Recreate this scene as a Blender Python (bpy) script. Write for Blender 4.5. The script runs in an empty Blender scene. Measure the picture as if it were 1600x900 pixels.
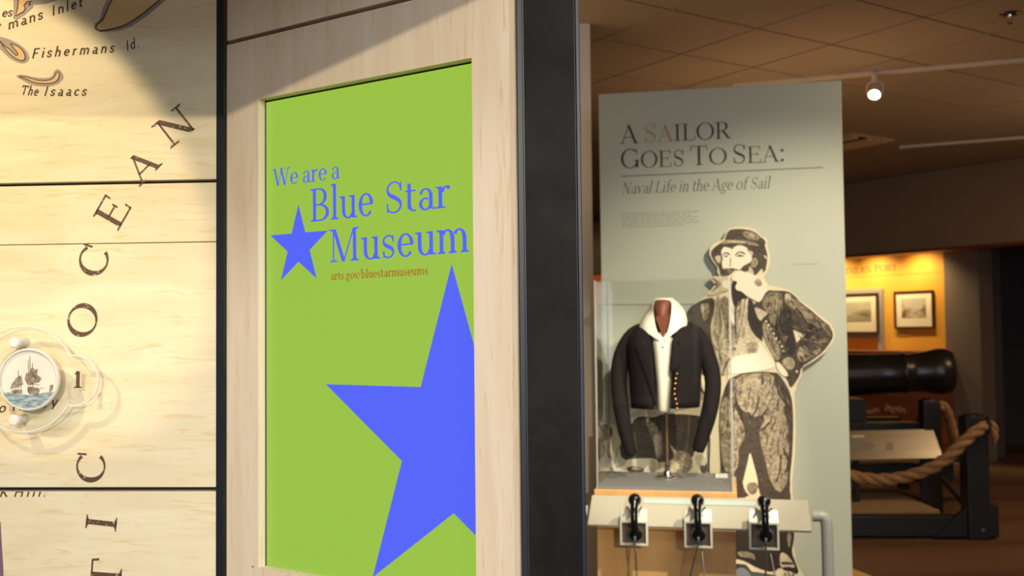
import bpy, bmesh, math, random
from mathutils import Vector, Matrix
from mathutils.geometry import tessellate_polygon
random.seed(7)
D2R = math.radians
scn = bpy.context.scene
COL = scn.collection

# ---------------------------------------------------------------- camera
FPX = 1600.0
PITCH, ROLL = D2R(2.285), D2R(-.595)
CF = Vector((0, math.cos(PITCH), math.sin(PITCH)))
CU0 = Vector((0, -math.sin(PITCH), math.cos(PITCH)))
CR = Vector((1, 0, 0)) * math.cos(ROLL) + CU0 * math.sin(ROLL)
CU = -Vector((1, 0, 0)) * math.sin(ROLL) + CU0 * math.cos(ROLL)
EYE = Vector((0, 0, 1.5))
cd = bpy.data.cameras.new('camera')
cam = bpy.data.objects.new('camera', cd)
COL.objects.link(cam)
M = Matrix((CR, CU, -CF)).transposed().to_4x4()
M.translation = EYE
cam.matrix_world = M
cd.sensor_width = 36
cd.lens = 36 * FPX / 1600
cd.clip_start = .02
cd.dof.use_dof = True
cd.dof.focus_distance = 1.62
cd.dof.aperture_fstop = 7.0
scn.camera = cam

# ---------------------------------------------------------------- world, exposure
w = bpy.data.worlds.new('world'); scn.world = w
w.use_nodes = True
w.node_tree.nodes['Background'].inputs[0].default_value = (1, .8, .6, 1)
w.node_tree.nodes['Background'].inputs[1].default_value = .05
vs = scn.view_settings
vs.view_transform = 'Standard'; vs.look = 'None'; vs.gamma = 1; vs.use_curve_mapping = False
vs.exposure = 0.0

# ---------------------------------------------------------------- lights
WARM = (1, .74, .44); WHITE = (1, .93, .82); HALO = (1, .84, .62)
def spot(name, loc, to, power, half, blend=.3, col=HALO, size=.03):
    l = bpy.data.lights.new(name, 'SPOT'); l.energy = power; l.color = col
    l.spot_size = 2 * D2R(half); l.spot_blend = blend; l.shadow_soft_size = size
    o = bpy.data.objects.new(name, l); COL.objects.link(o)
    o.location = loc
    o.rotation_euler = (Vector(to) - Vector(loc)).to_track_quat('-Z', 'Y').to_euler()
    return o
def area(name, loc, power, sx, sy, col=HALO, to=None):
    l = bpy.data.lights.new(name, 'AREA'); l.energy = power; l.color = col
    l.shape = 'RECTANGLE'; l.size = sx; l.size_y = sy
    o = bpy.data.objects.new(name, l); COL.objects.link(o); o.location = loc
    if to: o.rotation_euler = (Vector(to) - Vector(loc)).to_track_quat('-Z', 'Y').to_euler()
    return o
spot('far_track_spot', (.35, -5.4, 2.98), (-.52, 1.7, 1.42), 1020, 9.5, .35, (1, .84, .58), .045)
spot('map_spot', (-1.42, .98, 2.42), (-.98, 1.8, 1.82), 64, 16.6, .14, (1, .77, .43), .02)
spot('second_map_spot', (-1.0, 1.02, 2.45), (-.75, 1.8, 1.2), 8, 22, .8, (1, .86, .62), .03)
spot('front_spot', (1.5, -.9, 3.0), (-.05, 1.4, 1.1), 190, 20, .8, (1, .93, .88), .04)
spot('board_spot', (1.7, 2.2, 3.03), (1.05, 4.55, 1.0), 330, 27, .8, (1, .87, .62), .03)
spot('case_spot', (.85, 1.5, 3.0), (.62, 4.1, 1.2), 420, 12, .7, (1, .88, .66), .03)
area('room_fill', (.2, -1.6, 3.05), 110, 2.2, 1.2, (.95, .95, 1))  # added fill without a fixture, raises the ambient level around the kiosk
area('rear_fill', (.6, -6.6, 1.7), 150, 3.2, 1.8, (.80, .92, 1), (-.1, 1.5, 1.6))  # cool fill added behind the camera to lift the shaded map wall
area('hall_fill', (2.6, 3.6, 3.09), 30, 1.2, .6, (1, .72, .45))  # added fill without a fixture, brightens the hall by bounce
area('hall_fill', (5.0, 6.4, 3.09), 45, 1.0, .6, (1, .66, .38))  # second added fill, brightens the cannon and ropes
# upward fill lights without fixtures, added to brighten the ceiling
area('ceiling_fill', (-.8, 5.0, 2.2), 8, 1.6, .4, (1, .66, .36), (-.2, 5.3, 3.2))
area('ceiling_fill', (1.6, 6.3, 1.9), 7, 1.4, .4, (1, .62, .32), (2.0, 6.6, 3.2))
area('ceiling_fill', (4.6, 7.0, 1.9), 6, 1.2, .4, (1, .64, .36), (4.2, 7.4, 3.2))

# ---------------------------------------------------------------- pixel helpers (1600 x 900)
def ray(x, y): return CF + CR * ((x - 800) / FPX) - CU * ((y - 450) / FPX)
def onz(x, y, z): d = ray(x, y); return EYE + d * ((z - 1.5) / d.z)
def onY(x, y, Y): d = ray(x, y); return EYE + d * (Y / d.y)
class Plane:
    """vertical plane; s runs along it, n points to the camera side"""
    def __init__(s, P, ang):
        s.P = Vector((P[0], P[1], 0)); a = D2R(ang)
        s.e = Vector((math.cos(a), math.sin(a), 0)); s.n = Vector((math.sin(a), -math.cos(a), 0)); s.ang = a
    def off(s, d):
        q = Plane((0, 0), math.degrees(s.ang)); q.P = s.P + s.n * d; return q
    def hit(s, x, y):
        d = ray(x, y); return EYE + d * ((s.P - EYE).dot(s.n) / d.dot(s.n))
    def sz(s, x, y):
        h = s.hit(x, y); return ((h - s.P).dot(s.e), h.z)
    def pt(s, u, z, d=0): return s.P + s.e * u + s.n * d + Vector((0, 0, z))

# ---------------------------------------------------------------- materials
MATS = {}
def mat(name, col, rough=.6, metal=0, emit=None, strength=0, spec=.5, coat=0):
    if name in MATS: return MATS[name]
    m = bpy.data.materials.new(name); m.use_nodes = True
    b = m.node_tree.nodes['Principled BSDF']
    b.inputs['Base Color'].default_value = (*col, 1); b.inputs['Roughness'].default_value = rough
    b.inputs['Metallic'].default_value = metal; b.inputs['Specular IOR Level'].default_value = spec
    b.inputs['Coat Weight'].default_value = coat
    if emit: b.inputs['Emission Color'].default_value = (*emit, 1); b.inputs['Emission Strength'].default_value = strength
    MATS[name] = m; return m
def noisy(name, c1, c2, scale=(1, 1, 1), nscale=5, detail=6, rough=.6, lo=.35, hi=.65, bump=0, c3=None, metal=0, spec=.5, distort=0, rot=0, extra=None):
    if name in MATS: return MATS[name]
    m = mat(name, c1, rough, metal, spec=spec); nt = m.node_tree; N = nt.nodes; L = nt.links
    b = N['Principled BSDF']
    tc = N.new('ShaderNodeTexCoord'); mp = N.new('ShaderNodeMapping'); mp.inputs['Scale'].default_value = scale
    mp.inputs['Rotation'].default_value = (0, 0, rot)
    no = N.new('ShaderNodeTexNoise'); no.inputs['Scale'].default_value = nscale; no.inputs['Detail'].default_value = detail
    no.inputs['Distortion'].default_value = distort
    cr = N.new('ShaderNodeValToRGB')
    cr.color_ramp.elements[0].position = lo; cr.color_ramp.elements[0].color = (*c1, 1)
    cr.color_ramp.elements[1].position = hi; cr.color_ramp.elements[1].color = (*c2, 1)
    if c3:
        e = cr.color_ramp.elements.new((lo + hi) / 2); e.color = (*c3, 1)
    L.new(tc.outputs['Object'], mp.inputs[0]); L.new(mp.outputs[0], no.inputs['Vector'])
    L.new(no.outputs['Fac'], cr.inputs[0]); out = cr.outputs[0]
    if extra:  # second, finer dark figure of the grain: (scale xyz, nscale, colour multiplier, lo, hi)
        mp2 = N.new('ShaderNodeMapping'); mp2.inputs['Scale'].default_value = extra[0]; mp2.inputs['Rotation'].default_value = (0, 0, rot)
        n2 = N.new('ShaderNodeTexNoise'); n2.inputs['Scale'].default_value = extra[1]; n2.inputs['Detail'].default_value = 3
        n2.inputs['Distortion'].default_value = 1.2
        r2 = N.new('ShaderNodeValToRGB')
        r2.color_ramp.elements[0].position = extra[3]; r2.color_ramp.elements[0].color = (*extra[2], 1)
        r2.color_ramp.elements[1].position = extra[4]; r2.color_ramp.elements[1].color = (1, 1, 1, 1)
        mx = N.new('ShaderNodeMix'); mx.data_type = 'RGBA'; mx.blend_type = 'MULTIPLY'; mx.inputs[0].default_value = 1
        L.new(tc.outputs['Object'], mp2.inputs[0]); L.new(mp2.outputs[0], n2.inputs['Vector']); L.new(n2.outputs['Fac'], r2.inputs[0])
        L.new(out, mx.inputs[6]); L.new(r2.outputs[0], mx.inputs[7]); out = mx.outputs[2]
    L.new(out, b.inputs['Base Color'])
    if bump:
        bp = N.new('ShaderNodeBump'); bp.inputs['Strength'].default_value = bump; bp.inputs['Distance'].default_value = .01
        L.new(no.outputs['Fac'], bp.inputs['Height']); L.new(bp.outputs[0], b.inputs['Normal'])
    return m
def clear(name, tint=(1, 1, 1), refl=.06, glossc=(1, 1, 1), rough=.02):
    if name in MATS: return MATS[name]
    m = bpy.data.materials.new(name); m.use_nodes = True; N = m.node_tree.nodes; L = m.node_tree.links
    N.clear(); o = N.new('ShaderNodeOutputMaterial'); t = N.new('ShaderNodeBsdfTransparent'); g = N.new('ShaderNodeBsdfGlossy')
    t.inputs[0].default_value = (*tint, 1); g.inputs['Color'].default_value = (*glossc, 1); g.inputs['Roughness'].default_value = rough
    fr = N.new('ShaderNodeFresnel'); fr.inputs['IOR'].default_value = 1.0 + refl * 7
    ge = N.new('ShaderNodeNewGeometry'); k1 = N.new('ShaderNodeMath'); k1.operation = 'SUBTRACT'; k1.inputs[0].default_value = 1; L.new(ge.outputs['Backfacing'], k1.inputs[1])
    k2 = N.new('ShaderNodeMath'); k2.operation = 'MULTIPLY'; L.new(fr.outputs[0], k2.inputs[0]); L.new(k1.outputs[0], k2.inputs[1])
    mx = N.new('ShaderNodeMixShader'); L.new(k2.outputs[0], mx.inputs[0]); L.new(t.outputs[0], mx.inputs[1]); L.new(g.outputs[0], mx.inputs[2])
    L.new(mx.outputs[0], o.inputs[0]); MATS[name] = m; return m

MAP_WOOD = noisy('map birch wood', (.66, .57, .38), (.74, .67, .49), (1, 1, 6), 4, 6, .5, .3, .7, spec=.3, distort=.8,
                 extra=((1, 1, 9), 13, (.93, .85, .72), .30, .42))
MAPLE = noisy('maple veneer', (.72, .60, .45), (.80, .70, .56), (9, 9, .8), 3, 5, .45, .3, .7, spec=.3, distort=.7,
              extra=((12, 12, .9), 11, (.93, .82, .70), .30, .42))
PLYEDGE = noisy('ply edge', (.33, .25, .18), (.5, .42, .32), (60, 60, 1), 8, 2, .7)
BLACKBOARD = mat('black backing', (.008, .008, .009), .5)
SLATE = noisy('black slate', (.0025, .0024, .002), (.014, .013, .012), (1, 1, .8), 11, 10, .6, .35, .8, bump=.3, distort=.6, spec=.12)
STEEL_DARK = mat('dark steel edge', (.010, .013, .022), .4, .2, spec=.3)
STEEL = mat('brushed steel', (.55, .55, .55), .3, 1)
CHROME = mat('chrome', (.8, .8, .8), .12, 1)
INK = noisy('worn brown ink', (.58, .48, .30), (.085, .045, .025), (40, 40, 60), 4, 4, .6, .30, .40)
INK2 = mat('brown script ink', (.06, .03, .018), .7)
LAND = mat('tan land ink', (.62, .42, .2), .6)
HALOINK = mat('grey violet sea ink', (.30, .25, .23), .6)
BOARD = noisy('grey green board paint', (.45, .48, .395), (.48, .51, .42), (1, 1, 1), 1.5, 2, .45)
TILE = noisy('ceiling tile', (.40, .31, .22), (.44, .345, .25), (1, 1, 1), 60, 3, .9, bump=.05)
TBAR = mat('ceiling grid', (.09, .07, .055), .7)
CARPET = None

# ---------------------------------------------------------------- mesh helpers
def tag(o, label=None, cat=None, group=None, kind=None):
    if label: o['label'] = label
    if cat: o['category'] = cat
    if group: o['group'] = group
    if kind: o['kind'] = kind
    return o
def empty(name, loc, label=None, cat=None, group=None):
    o = bpy.data.objects.new(name, None); COL.objects.link(o); o.location = loc; o.empty_display_size = .05
    return tag(o, label, cat, group)
class MB:
    def __init__(s): s.v = []; s.f = []; s.mi = []; s.mats = []
    def mid(s, m):
        if m not in s.mats: s.mats.append(m)
        return s.mats.index(m)
    def add(s, vs, fs, m):
        k = len(s.v); s.v += [tuple(v) for v in vs]; i = s.mid(m)
        for f in fs: s.f.append([k + a for a in f]); s.mi.append(i)
        return s
    def box(s, a, b, m):
        (x0, y0, z0), (x1, y1, z1) = a, b
        return s.hexa([Vector(p) for p in ((x0, y0, z0), (x1, y0, z0), (x1, y1, z0), (x0, y1, z0), (x0, y0, z1), (x1, y0, z1), (x1, y1, z1), (x0, y1, z1))], m)
    def hexa(s, p, m):
        return s.add(p, [(0, 3, 2, 1), (4, 5, 6, 7), (0, 1, 5, 4), (1, 2, 6, 5), (2, 3, 7, 6), (3, 0, 4, 7)], m)
    def pbox(s, pl, u0, u1, z0, z1, d0, d1, m):
        """box on a Plane: d0 back, d1 front (towards camera)"""
        return s.hexa([pl.pt(u0, z0, d1), pl.pt(u1, z0, d1), pl.pt(u1, z0, d0), pl.pt(u0, z0, d0),
                       pl.pt(u0, z1, d1), pl.pt(u1, z1, d1), pl.pt(u1, z1, d0), pl.pt(u0, z1, d0)], m)
    def prism(s, pts, ext, m, side=None):
        """planar polygon (3D points) extruded by vector ext"""
        n = len(pts); ext = Vector(ext)
        tr = tessellate_polygon([[Vector(p) for p in pts]])
        vs = [Vector(p) for p in pts] + [Vector(p) + ext for p in pts]
        s.add(vs, [tuple(t) for t in tr] + [tuple(a + n for a in t)[::-1] for t in tr], m)
        s.add(vs, [(i, (i + 1) % n, (i + 1) % n + n, i + n) for i in range(n)], side or m)
        return s
    def flat(s, pts, m):
        tr = tessellate_polygon([[Vector(p) for p in pts]])
        return s.add(pts, [tuple(t) for t in tr], m)
    def tube(s, pts, r, m, seg=10, caps=True):
        pts = [Vector(p) for p in pts]; n = len(pts)
        if not hasattr(r, '__len__'): r = [r] * n
        vs = []; fs = []; ref = None
        for i, p in enumerate(pts):
            t = (pts[min(i + 1, n - 1)] - pts[max(i - 1, 0)]).normalized()
            if ref is None:
                ref = t.cross(Vector((0, 0, 1)));
                if ref.length < .1: ref = t.cross(Vector((1, 0, 0)))
                ref.normalize()
            ref = (ref - t * ref.dot(t)).normalized(); b = t.cross(ref)
            for k in range(seg):
                a = 2 * math.pi * k / seg; vs.append(p + (ref * math.cos(a) + b * math.sin(a)) * r[i])
        for i in range(n - 1):
            for k in range(seg):
                a = i * seg + k; c = i * seg + (k + 1) % seg; fs.append((a, c, c + seg, a + seg))
        if caps: fs += [tuple(range(seg))[::-1], tuple(range((n - 1) * seg, n * seg))]
        return s.add(vs, fs, m)
    def loft(s, rings, m, caps=True, closed=True):
        n = len(rings[0]); vs = [p for r in rings for p in r]; fs = []
        for i in range(len(rings) - 1):
            for k in range(n if closed else n - 1):
                a = i * n + k; c = i * n + (k + 1) % n; fs.append((a, c, c + n, a + n))
        if caps: fs += [tuple(range(n))[::-1], tuple(range((len(rings) - 1) * n, len(rings) * n))]
        return s.add(vs, fs, m)
    def lathe(s, o, axis, prof, m, seg=24):
        """prof: list of (distance along axis, radius)"""
        o = Vector(o); ax = Vector(axis).normalized(); x = ax.cross(Vector((0, 0, 1)))
        if x.length < .1: x = ax.cross(Vector((1, 0, 0)))
        x.normalize(); y = ax.cross(x); rings = []
        for d, r in prof:
            rings.append([o + ax * d + (x * math.cos(2 * math.pi * k / seg) + y * math.sin(2 * math.pi * k / seg)) * max(r, 1e-5) for k in range(seg)])
        return s.loft(rings, m)
    def build(s, name, parent=None, smooth=False, bevel=0, seg=2, label=None, kind=None, sub=0, auto=None):
        me = bpy.data.meshes.new(name); me.from_pydata(s.v, [], s.f)
        for m in s.mats: me.materials.append(m)
        for p, i in zip(me.polygons, s.mi): p.material_index = i
        bm = bmesh.new(); bm.from_mesh(me)
        bmesh.ops.recalc_face_normals(bm, faces=bm.faces); bm.to_mesh(me); bm.free()
        if smooth:
            for p in me.polygons: p.use_smooth = True
            if auto: me.set_sharp_from_angle(angle=D2R(auto))
        o = bpy.data.objects.new(name, me); COL.objects.link(o)
        if parent:
            o.parent = parent; P = parent
            t = Vector((0, 0, 0))
            while P: t += P.location; P = P.parent
            o.location = -t
        if bevel:
            b = o.modifiers.new('bevel', 'BEVEL'); b.width = bevel; b.segments = seg; b.limit_method = 'ANGLE'; b.angle_limit = D2R(35)
        if sub:
            b = o.modifiers.new('sub', 'SUBSURF'); b.levels = sub; b.render_levels = sub
        if label: o['label'] = label
        if kind: o['kind'] = kind
        return o
def chaikin(pts, it=2, closed=True):
    for _ in range(it):
        q = []; n = len(pts)
        rng = range(n) if closed else range(n - 1)
        if not closed: q.append(pts[0])
        for i in rng:
            a, b = pts[i], pts[(i + 1) % n]
            q.append(tuple(a[k] * .75 + b[k] * .25 for k in range(len(a)))); q.append(tuple(a[k] * .25 + b[k] * .75 for k in range(len(a))))
        if not closed: q.append(pts[-1])
        pts = q
    return pts

# ---------------------------------------------------------------- lettering engine (strokes with thick and thin parts)
CAP = .69; XH = .46; ASC = .74
def glyph_shapes(ch, S, h, serif):
    """list of 2D polygons and the advance"""
    P = []
    def stroke(pts, ws):
        n = len(pts)
        if not hasattr(ws, '__len__'): ws = [ws] * n
        Lp = []; Rp = []
        for i, (x, y) in enumerate(pts):
            a = pts[max(i - 1, 0)]; b = pts[min(i + 1, n - 1)]
            dx, dy = b[0] - a[0], b[1] - a[1]; l = math.hypot(dx, dy) or 1
            nx, ny = -dy / l, dx / l; wv = ws[i] / 2
            Lp.append((x + nx * wv, y + ny * wv)); Rp.append((x - nx * wv, y - ny * wv))
        for i in range(n - 1): P.append([Lp[i], Rp[i], Rp[i + 1], Lp[i + 1]])
    def V(x, y0, y1, t=1): ww = S if t else h; P.append([(x - ww / 2, y0), (x + ww / 2, y0), (x + ww / 2, y1), (x - ww / 2, y1)])
    def H(x0, x1, y, t=0): ww = S if t else h; P.append([(x0, y - ww / 2), (x1, y - ww / 2), (x1, y + ww / 2), (x0, y + ww / 2)])
    def Ln(x0, y0, x1, y1, t=1):
        # slanted stroke with level ends
        ww = S if t else h; dx, dy = x1 - x0, y1 - y0; hw = ww / 2 * math.hypot(dx, dy) / (abs(dy) or 1)
        P.append([(x0 - hw, y0), (x0 + hw, y0), (x1 + hw, y1), (x1 - hw, y1)])
    def F(x, y, L=None, Rr=None, up=0):
        if not serif: return
        L = .085 if L is None else L; Rr = .085 if Rr is None else Rr
        hh = h * .8
        y0, y1 = (y - hh, y) if up else (y, y + hh)
        P.append([(x - S / 2 - L, y0), (x + S / 2 + Rr, y0), (x + S / 2 + Rr, y1), (x - S / 2 - L, y1)])
        # bracket
        s_ = -1 if up else 1; yb = y0 if up else y1
        if L: P.append([(x - S / 2 - L * .5, yb), (x - S / 2 + .005, yb), (x - S / 2 + .005, yb + s_ * h * .9)])
        if Rr: P.append([(x + S / 2 + Rr * .5, yb), (x + S / 2 - .005, yb), (x + S / 2 - .005, yb + s_ * h * .9)])
    def A(cx, cy, rx, ry, a0, a1, wmax=None, n=22, taper=0):
        wmax = wmax or S; pts = []; ws = []
        n = max(6, int(n * abs(a1 - a0) / 360) + 4)
        for i in range(n + 1):
            k = i / n; a = D2R(a0 + (a1 - a0) * k)
            wv = h + (wmax * 1.08 - h) * abs(math.cos(a)) ** 1.6
            pts.append((cx + (rx - wv / 2) * math.cos(a), cy + (ry - wv / 2) * math.sin(a))); ws.append(wv)
        stroke(pts, ws)
    def dot(x, y, r):
        P.append([(x + r * math.cos(k * math.pi / 5), y + r * math.sin(k * math.pi / 5)) for k in range(10)])
    def Sc(x0, x1, y0, y1, wm):
        W_ = x1 - x0; Hh = y1 - y0
        raw = [(.93, .74), (.86, .92), (.52, 1.0), (.14, .9), (.06, .72), (.2, .58), (.5, .5), (.84, .4), (.96, .25), (.84, .08), (.46, 0), (.12, .08), (.04, .28)]
        ws = [.5, .55, .5, .65, .9, 1.5, 1.75, 1.5, .95, .65, .5, .55, .5]
        q = chaikin([(a, b, c) for (a, b), c in zip(raw, ws)], 2, False)
        stroke([(x0 + a * W_, y0 + h * .3 + b * (Hh - h * .6)) for a, b, c in q], [min(1, max(0, (c - .5) / 1.25)) * (wm - h) + h for a, b, c in q])
        if serif: Ln(x1 - .02, y1 - Hh * .32, x1 - .02, y1 - Hh * .04, 0); Ln(x0 + .03, y0 + Hh * .04, x0 + .03, y0 + Hh * .32, 0)
    c = CAP; x = XH; q = S / 2
    if ch == 'A': Ln(.07, 0, .32, c, 0); Ln(.30, c, .57, 0, 1); H(.14, .48, .23); F(.07, 0, .06, .06); F(.57, 0, .06, .06); return P, .64
    if ch == 'B': V(.14, 0, c); H(.1, .32, c - h / 2); A(.3, c * .745, .2, c * .255, -90, 90); H(.14, .34, c * .5); A(.32, c * .255, .24, c * .255, -90, 90); H(.1, .34, h / 2); F(.14, 0, .08, 0); F(.14, c, .08, 0, 1); return P, .60
    if ch == 'C': A(.36, c / 2, .33, c / 2 + .01, 48, 318); Ln(.60, c * .68, .60, c * 1.0, 0) if serif else 0; return P, .66
    if ch == 'E': V(.14, 0, c); H(.1, .50, c - h / 2); H(.14, .42, c * .52); H(.1, .53, h / 2); F(.14, 0, .08, 0); F(.14, c, .08, 0, 1); Ln(.49, c * .78, .5, c, 0); Ln(.53, 0, .54, c * .24, 0); (Ln(.41, c * .42, .41, c * .62, 0) if serif else 0); return P, .59
    if ch == 'F': V(.14, 0, c); H(.1, .50, c - h / 2); H(.14, .42, c * .5); F(.14, 0); F(.14, c, .08, 0, 1); return P, .54
    if ch == 'G': A(.36, c / 2, .33, c / 2 + .01, 48, 325); Ln(.60, c * .68, .60, c, 0); V(.61, .02, c * .42); F(.61, c * .42, .08, .06, 1); return P, .72
    if ch == 'H': V(.15, 0, c); V(.58, 0, c); H(.15, .58, c * .5); [F(a, b, .08, .08, b > 0) for a in (.15, .58) for b in (0, c)]; return P, .73
    if ch == 'I': V(.17, 0, c); F(.17, 0); F(.17, c, None, None, 1); return P, .34
    if ch == 'L': V(.15, 0, c); H(.1, .50, h / 2); F(.15, 0, .08, 0); F(.15, c, .08, .08, 1); Ln(.51, 0, .53, c * .26, 0); return P, .56
    if ch == 'M': V(.14, 0, c, 0); Ln(.16, c, .41, 0, 1); Ln(.41, 0, .68, c, 0); V(.70, 0, c); F(.14, 0, .05, .05); F(.70, 0, .07, .07); F(.15, c, .08, 0, 1); F(.70, c, 0, .08, 1); return P, .86
    if ch == 'N': V(.14, 0, c, 0); Ln(.14, c, .58, 0, 1); V(.59, 0, c, 0); F(.14, 0, .06, .06); F(.12, c, .08, 0, 1); F(.59, c, .06, .06, 1); return P, .73
    if ch == 'O': A(.38, c / 2, .35, c / 2 + .012, 0, 360, n=40); return P, .76
    if ch == 'P': V(.14, 0, c); H(.1, .3, c - h / 2); A(.3, c * .72, .22, c * .28, -90, 90); H(.14, .3, c * .44 + h / 2); F(.14, 0); F(.14, c, .08, 0, 1); return P, .56
    if ch == 'R': V(.14, 0, c); H(.1, .3, c - h / 2); A(.3, c * .735, .21, c * .265, -90, 90); H(.14, .3, c * .47 + h / 2); Ln(.31, c * .48, .55, 0, 1); F(.14, 0); F(.14, c, .08, 0, 1); F(.57, 0, .0, .05); return P, .65
    if ch == 'S': Sc(.07, .46, -.012, c + .012, S * 1.1); return P, .52
    if ch == 'T': V(.31, 0, c); H(.04, .58, c - h / 2); F(.31, 0); Ln(.03, c * .76, .05, c, 0); Ln(.59, c * .76, .57, c, 0); return P, .62
    if ch == 'U': V(.15, .2, c); V(.56, .2, c, 0); A(.355, .24, .25, .25, 180, 360, h * 2); F(.15, c, .08, .08, 1); F(.56, c, .06, .06, 1); return P, .70
    if ch == 'W': Ln(.08, c, .27, 0, 1); Ln(.27, 0, .46, c, 0); Ln(.42, c, .62, 0, 1); Ln(.62, 0, .80, c, 0); F(.08, c, .06, .06, 1); F(.44, c, .05, .05, 1); F(.80, c, .06, .06, 1); return P, .88
    if ch == 'K': V(.14, 0, c); Ln(.16, .25, .5, c, 0); Ln(.26, .36, .55, 0, 1); return P, .6
    if ch == '1': V(.2, 0, c); stroke([(.2, c - .01), (.13, c * .88), (.06, c * .84)], [h * 2, h * 1.4, h]); F(.2, 0, .1, .1); return P, .4
    if ch == ':': dot(.12, .055, .055); dot(.12, .4, .055); return P, .24
    if ch == '.': dot(.1, .05, .05); return P, .2
    if ch == '/': Ln(.0, -.12, .28, ASC, 0); return P, .28
    # lower case
    if ch == 'a':
        V(.34, .02, x * .75); A(.21, x * .27, .16, x * .30, 60, 330, S * .85); A(.215, x * .72, .155, x * .29, 0, 140, S * .8); stroke([(.34, .06), (.38, .015), (.45, .03)], h * 1.1)
        if serif: dot(.105, x * .80, S * .42)
        return P, .45
    if ch == 'b': V(.12, 0, ASC); A(.26, x / 2, .22, x / 2 + .01, -140, 140); F(.12, ASC, .07, 0, 1); return P, .52
    if ch == 'c': A(.24, x / 2, .21, x / 2 + .01, 45, 315); return P, .43
    if ch == 'd': V(.38, 0, ASC); A(.24, x / 2, .22, x / 2 + .01, 40, 320); F(.38, ASC, .07, 0, 1); F(.38, 0, 0, .06); return P, .52
    if ch == 'e': A(.23, x / 2, .20, x / 2 + .01, 4, 318); H(.06, .41, x * .53); return P, .45
    if ch == 'f': V(.16, 0, .6); A(.30, .58, .18, .17, 80, 180); H(.04, .33, x - h / 2); F(.16, 0); (dot(.34, .70, S * .4) if serif else 0); return P, .33
    if ch == 'g':
        A(.21, x * .66, .165, x * .35, 0, 360, S * .8); A(.23, -.10, .20, .115, 0, 360, S * .6); stroke([(.13, x * .36), (.08, .07), (.15, .02), (.3, .0)], [h, h, h * 1.6, h * 1.6]); stroke([(.33, x * .9), (.40, x * .99), (.45, x * .97)], h * 1.2)
        return P, .46
    if ch == 'h': V(.12, 0, ASC); A(.27, x - .17, .165, .175, 0, 150); V(.39, 0, x - .15); F(.12, ASC, .07, 0, 1); F(.12, 0, .06, .06); F(.39, 0, .06, .06); return P, .51
    if ch == 'i': V(.12, 0, x); dot(.12, .63, S * .55); F(.12, x, .07, 0, 1); F(.12, 0, .07, .07); return P, .25
    if ch == 'l': V(.12, 0, ASC); F(.12, ASC, .07, 0, 1); F(.12, 0, .07, .07); return P, .25
    if ch == 'm':
        V(.12, 0, x); F(.12, x, .07, 0, 1)
        for b in (0, .27): A(.26 + b, x - .16, .155, .17, 0, 150); V(.375 + b, 0, x - .14)
        for b in (.12, .375, .645): F(b, 0, .05, .05)
        return P, .76
    if ch == 'n': V(.12, 0, x); F(.12, x, .07, 0, 1); A(.27, x - .17, .165, .18, 0, 150); V(.39, 0, x - .15); F(.12, 0, .06, .06); F(.39, 0, .06, .06); return P, .51
    if ch == 'o': A(.25, x / 2, .225, x / 2 + .012, 0, 360, n=30); return P, .50
    if ch == 'r':
        V(.12, 0, x); F(.12, x, .07, 0, 1); A(.27, x - .15, .15, .16, 75, 165); F(.12, 0)
        if serif: dot(.31, x - .035, S * .5)
        return P, .37
    if ch == 's': Sc(.05, .33, -.01, x + .01, S * .95); return P, .385
    if ch == 't': V(.13, .06, x + .14); A(.245, .13, .16, .135, 180, 290); H(.03, .29, x - h / 2); return P, .32
    if ch == 'u': V(.12, .15, x); A(.25, .16, .175, .17, 180, 330); V(.39, 0, x); F(.12, x, .07, 0, 1); F(.39, x, .07, 0, 1); F(.39, 0, 0, .07); return P, .51
    if ch == 'v': Ln(.06, x, .23, 0, 1); Ln(.23, 0, .40, x, 0); F(.06, x, .04, .05, 1); F(.40, x, .05, .04, 1); return P, .46
    if ch == 'y': Ln(.06, x, .23, 0, 1); Ln(.16, -.2, .40, x, 0); return P, .46
    return P, .26
def text_polys(txt, S=.095, h=.035, serif=True, slant=0, space=.22, small=None, track=0):
    """small: upper-case characters after the first of each word are scaled by it"""
    out = []; x = 0; first = True
    for ch in txt:
        if ch == ' ': x += space; first = True; continue
        P, adv = glyph_shapes(ch, S, h, serif); k = 1
        if small and not first and ch.isalpha(): k = small
        for p in P: out.append([(x + a * k + b * k * slant, b * k) for a, b in p])
        x += adv * k + track; first = False
    return out, x
def put_text(mb, pl, txt, p0, p1, capx, m, d=.0006, **kw):
    """text on a plane from pixel p0 (baseline, left) to p1 (baseline, right), capital height capx in pixels at p0"""
    polys, adv = text_polys(txt, **kw)
    u0, z0 = pl.sz(*p0); u1, z1 = pl.sz(*p1); ut, zt = pl.sz(p0[0], p0[1] - capx)
    L = math.hypot(u1 - u0, z1 - z0); ex = ((u1 - u0) / L, (z1 - z0) / L); ey = (-ex[1], ex[0])
    kx = L / adv; ky = (zt - z0) / CAP
    for p in polys:
        mb.flat([pl.pt(u0 + ex[0] * a * kx + ey[0] * b * ky, z0 + ex[1] * a * kx + ey[1] * b * ky, d) for a, b in p], m)
def put_glyph(mb, pl, ch, cx, cy, rot, hpx, m, d=.0006, wk=1, **kw):
    """one capital centred on pixel (cx, cy), turned rot degrees anticlockwise"""
    P, adv = glyph_shapes(ch, kw.get('S', .1), kw.get('h', .04), True)
    u, z = pl.sz(cx, cy); _, z2 = pl.sz(cx, cy - hpx); k = (z2 - z) / CAP; a = D2R(rot)
    for p in P:
        q = []
        for X, Y in p:
            X = (X - adv / 2) * k * wk; Y = (Y - CAP / 2) * k
            q.append(pl.pt(u + X * math.cos(a) - Y * math.sin(a), z + X * math.sin(a) + Y * math.cos(a), d))
        mb.flat(q, m)
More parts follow.
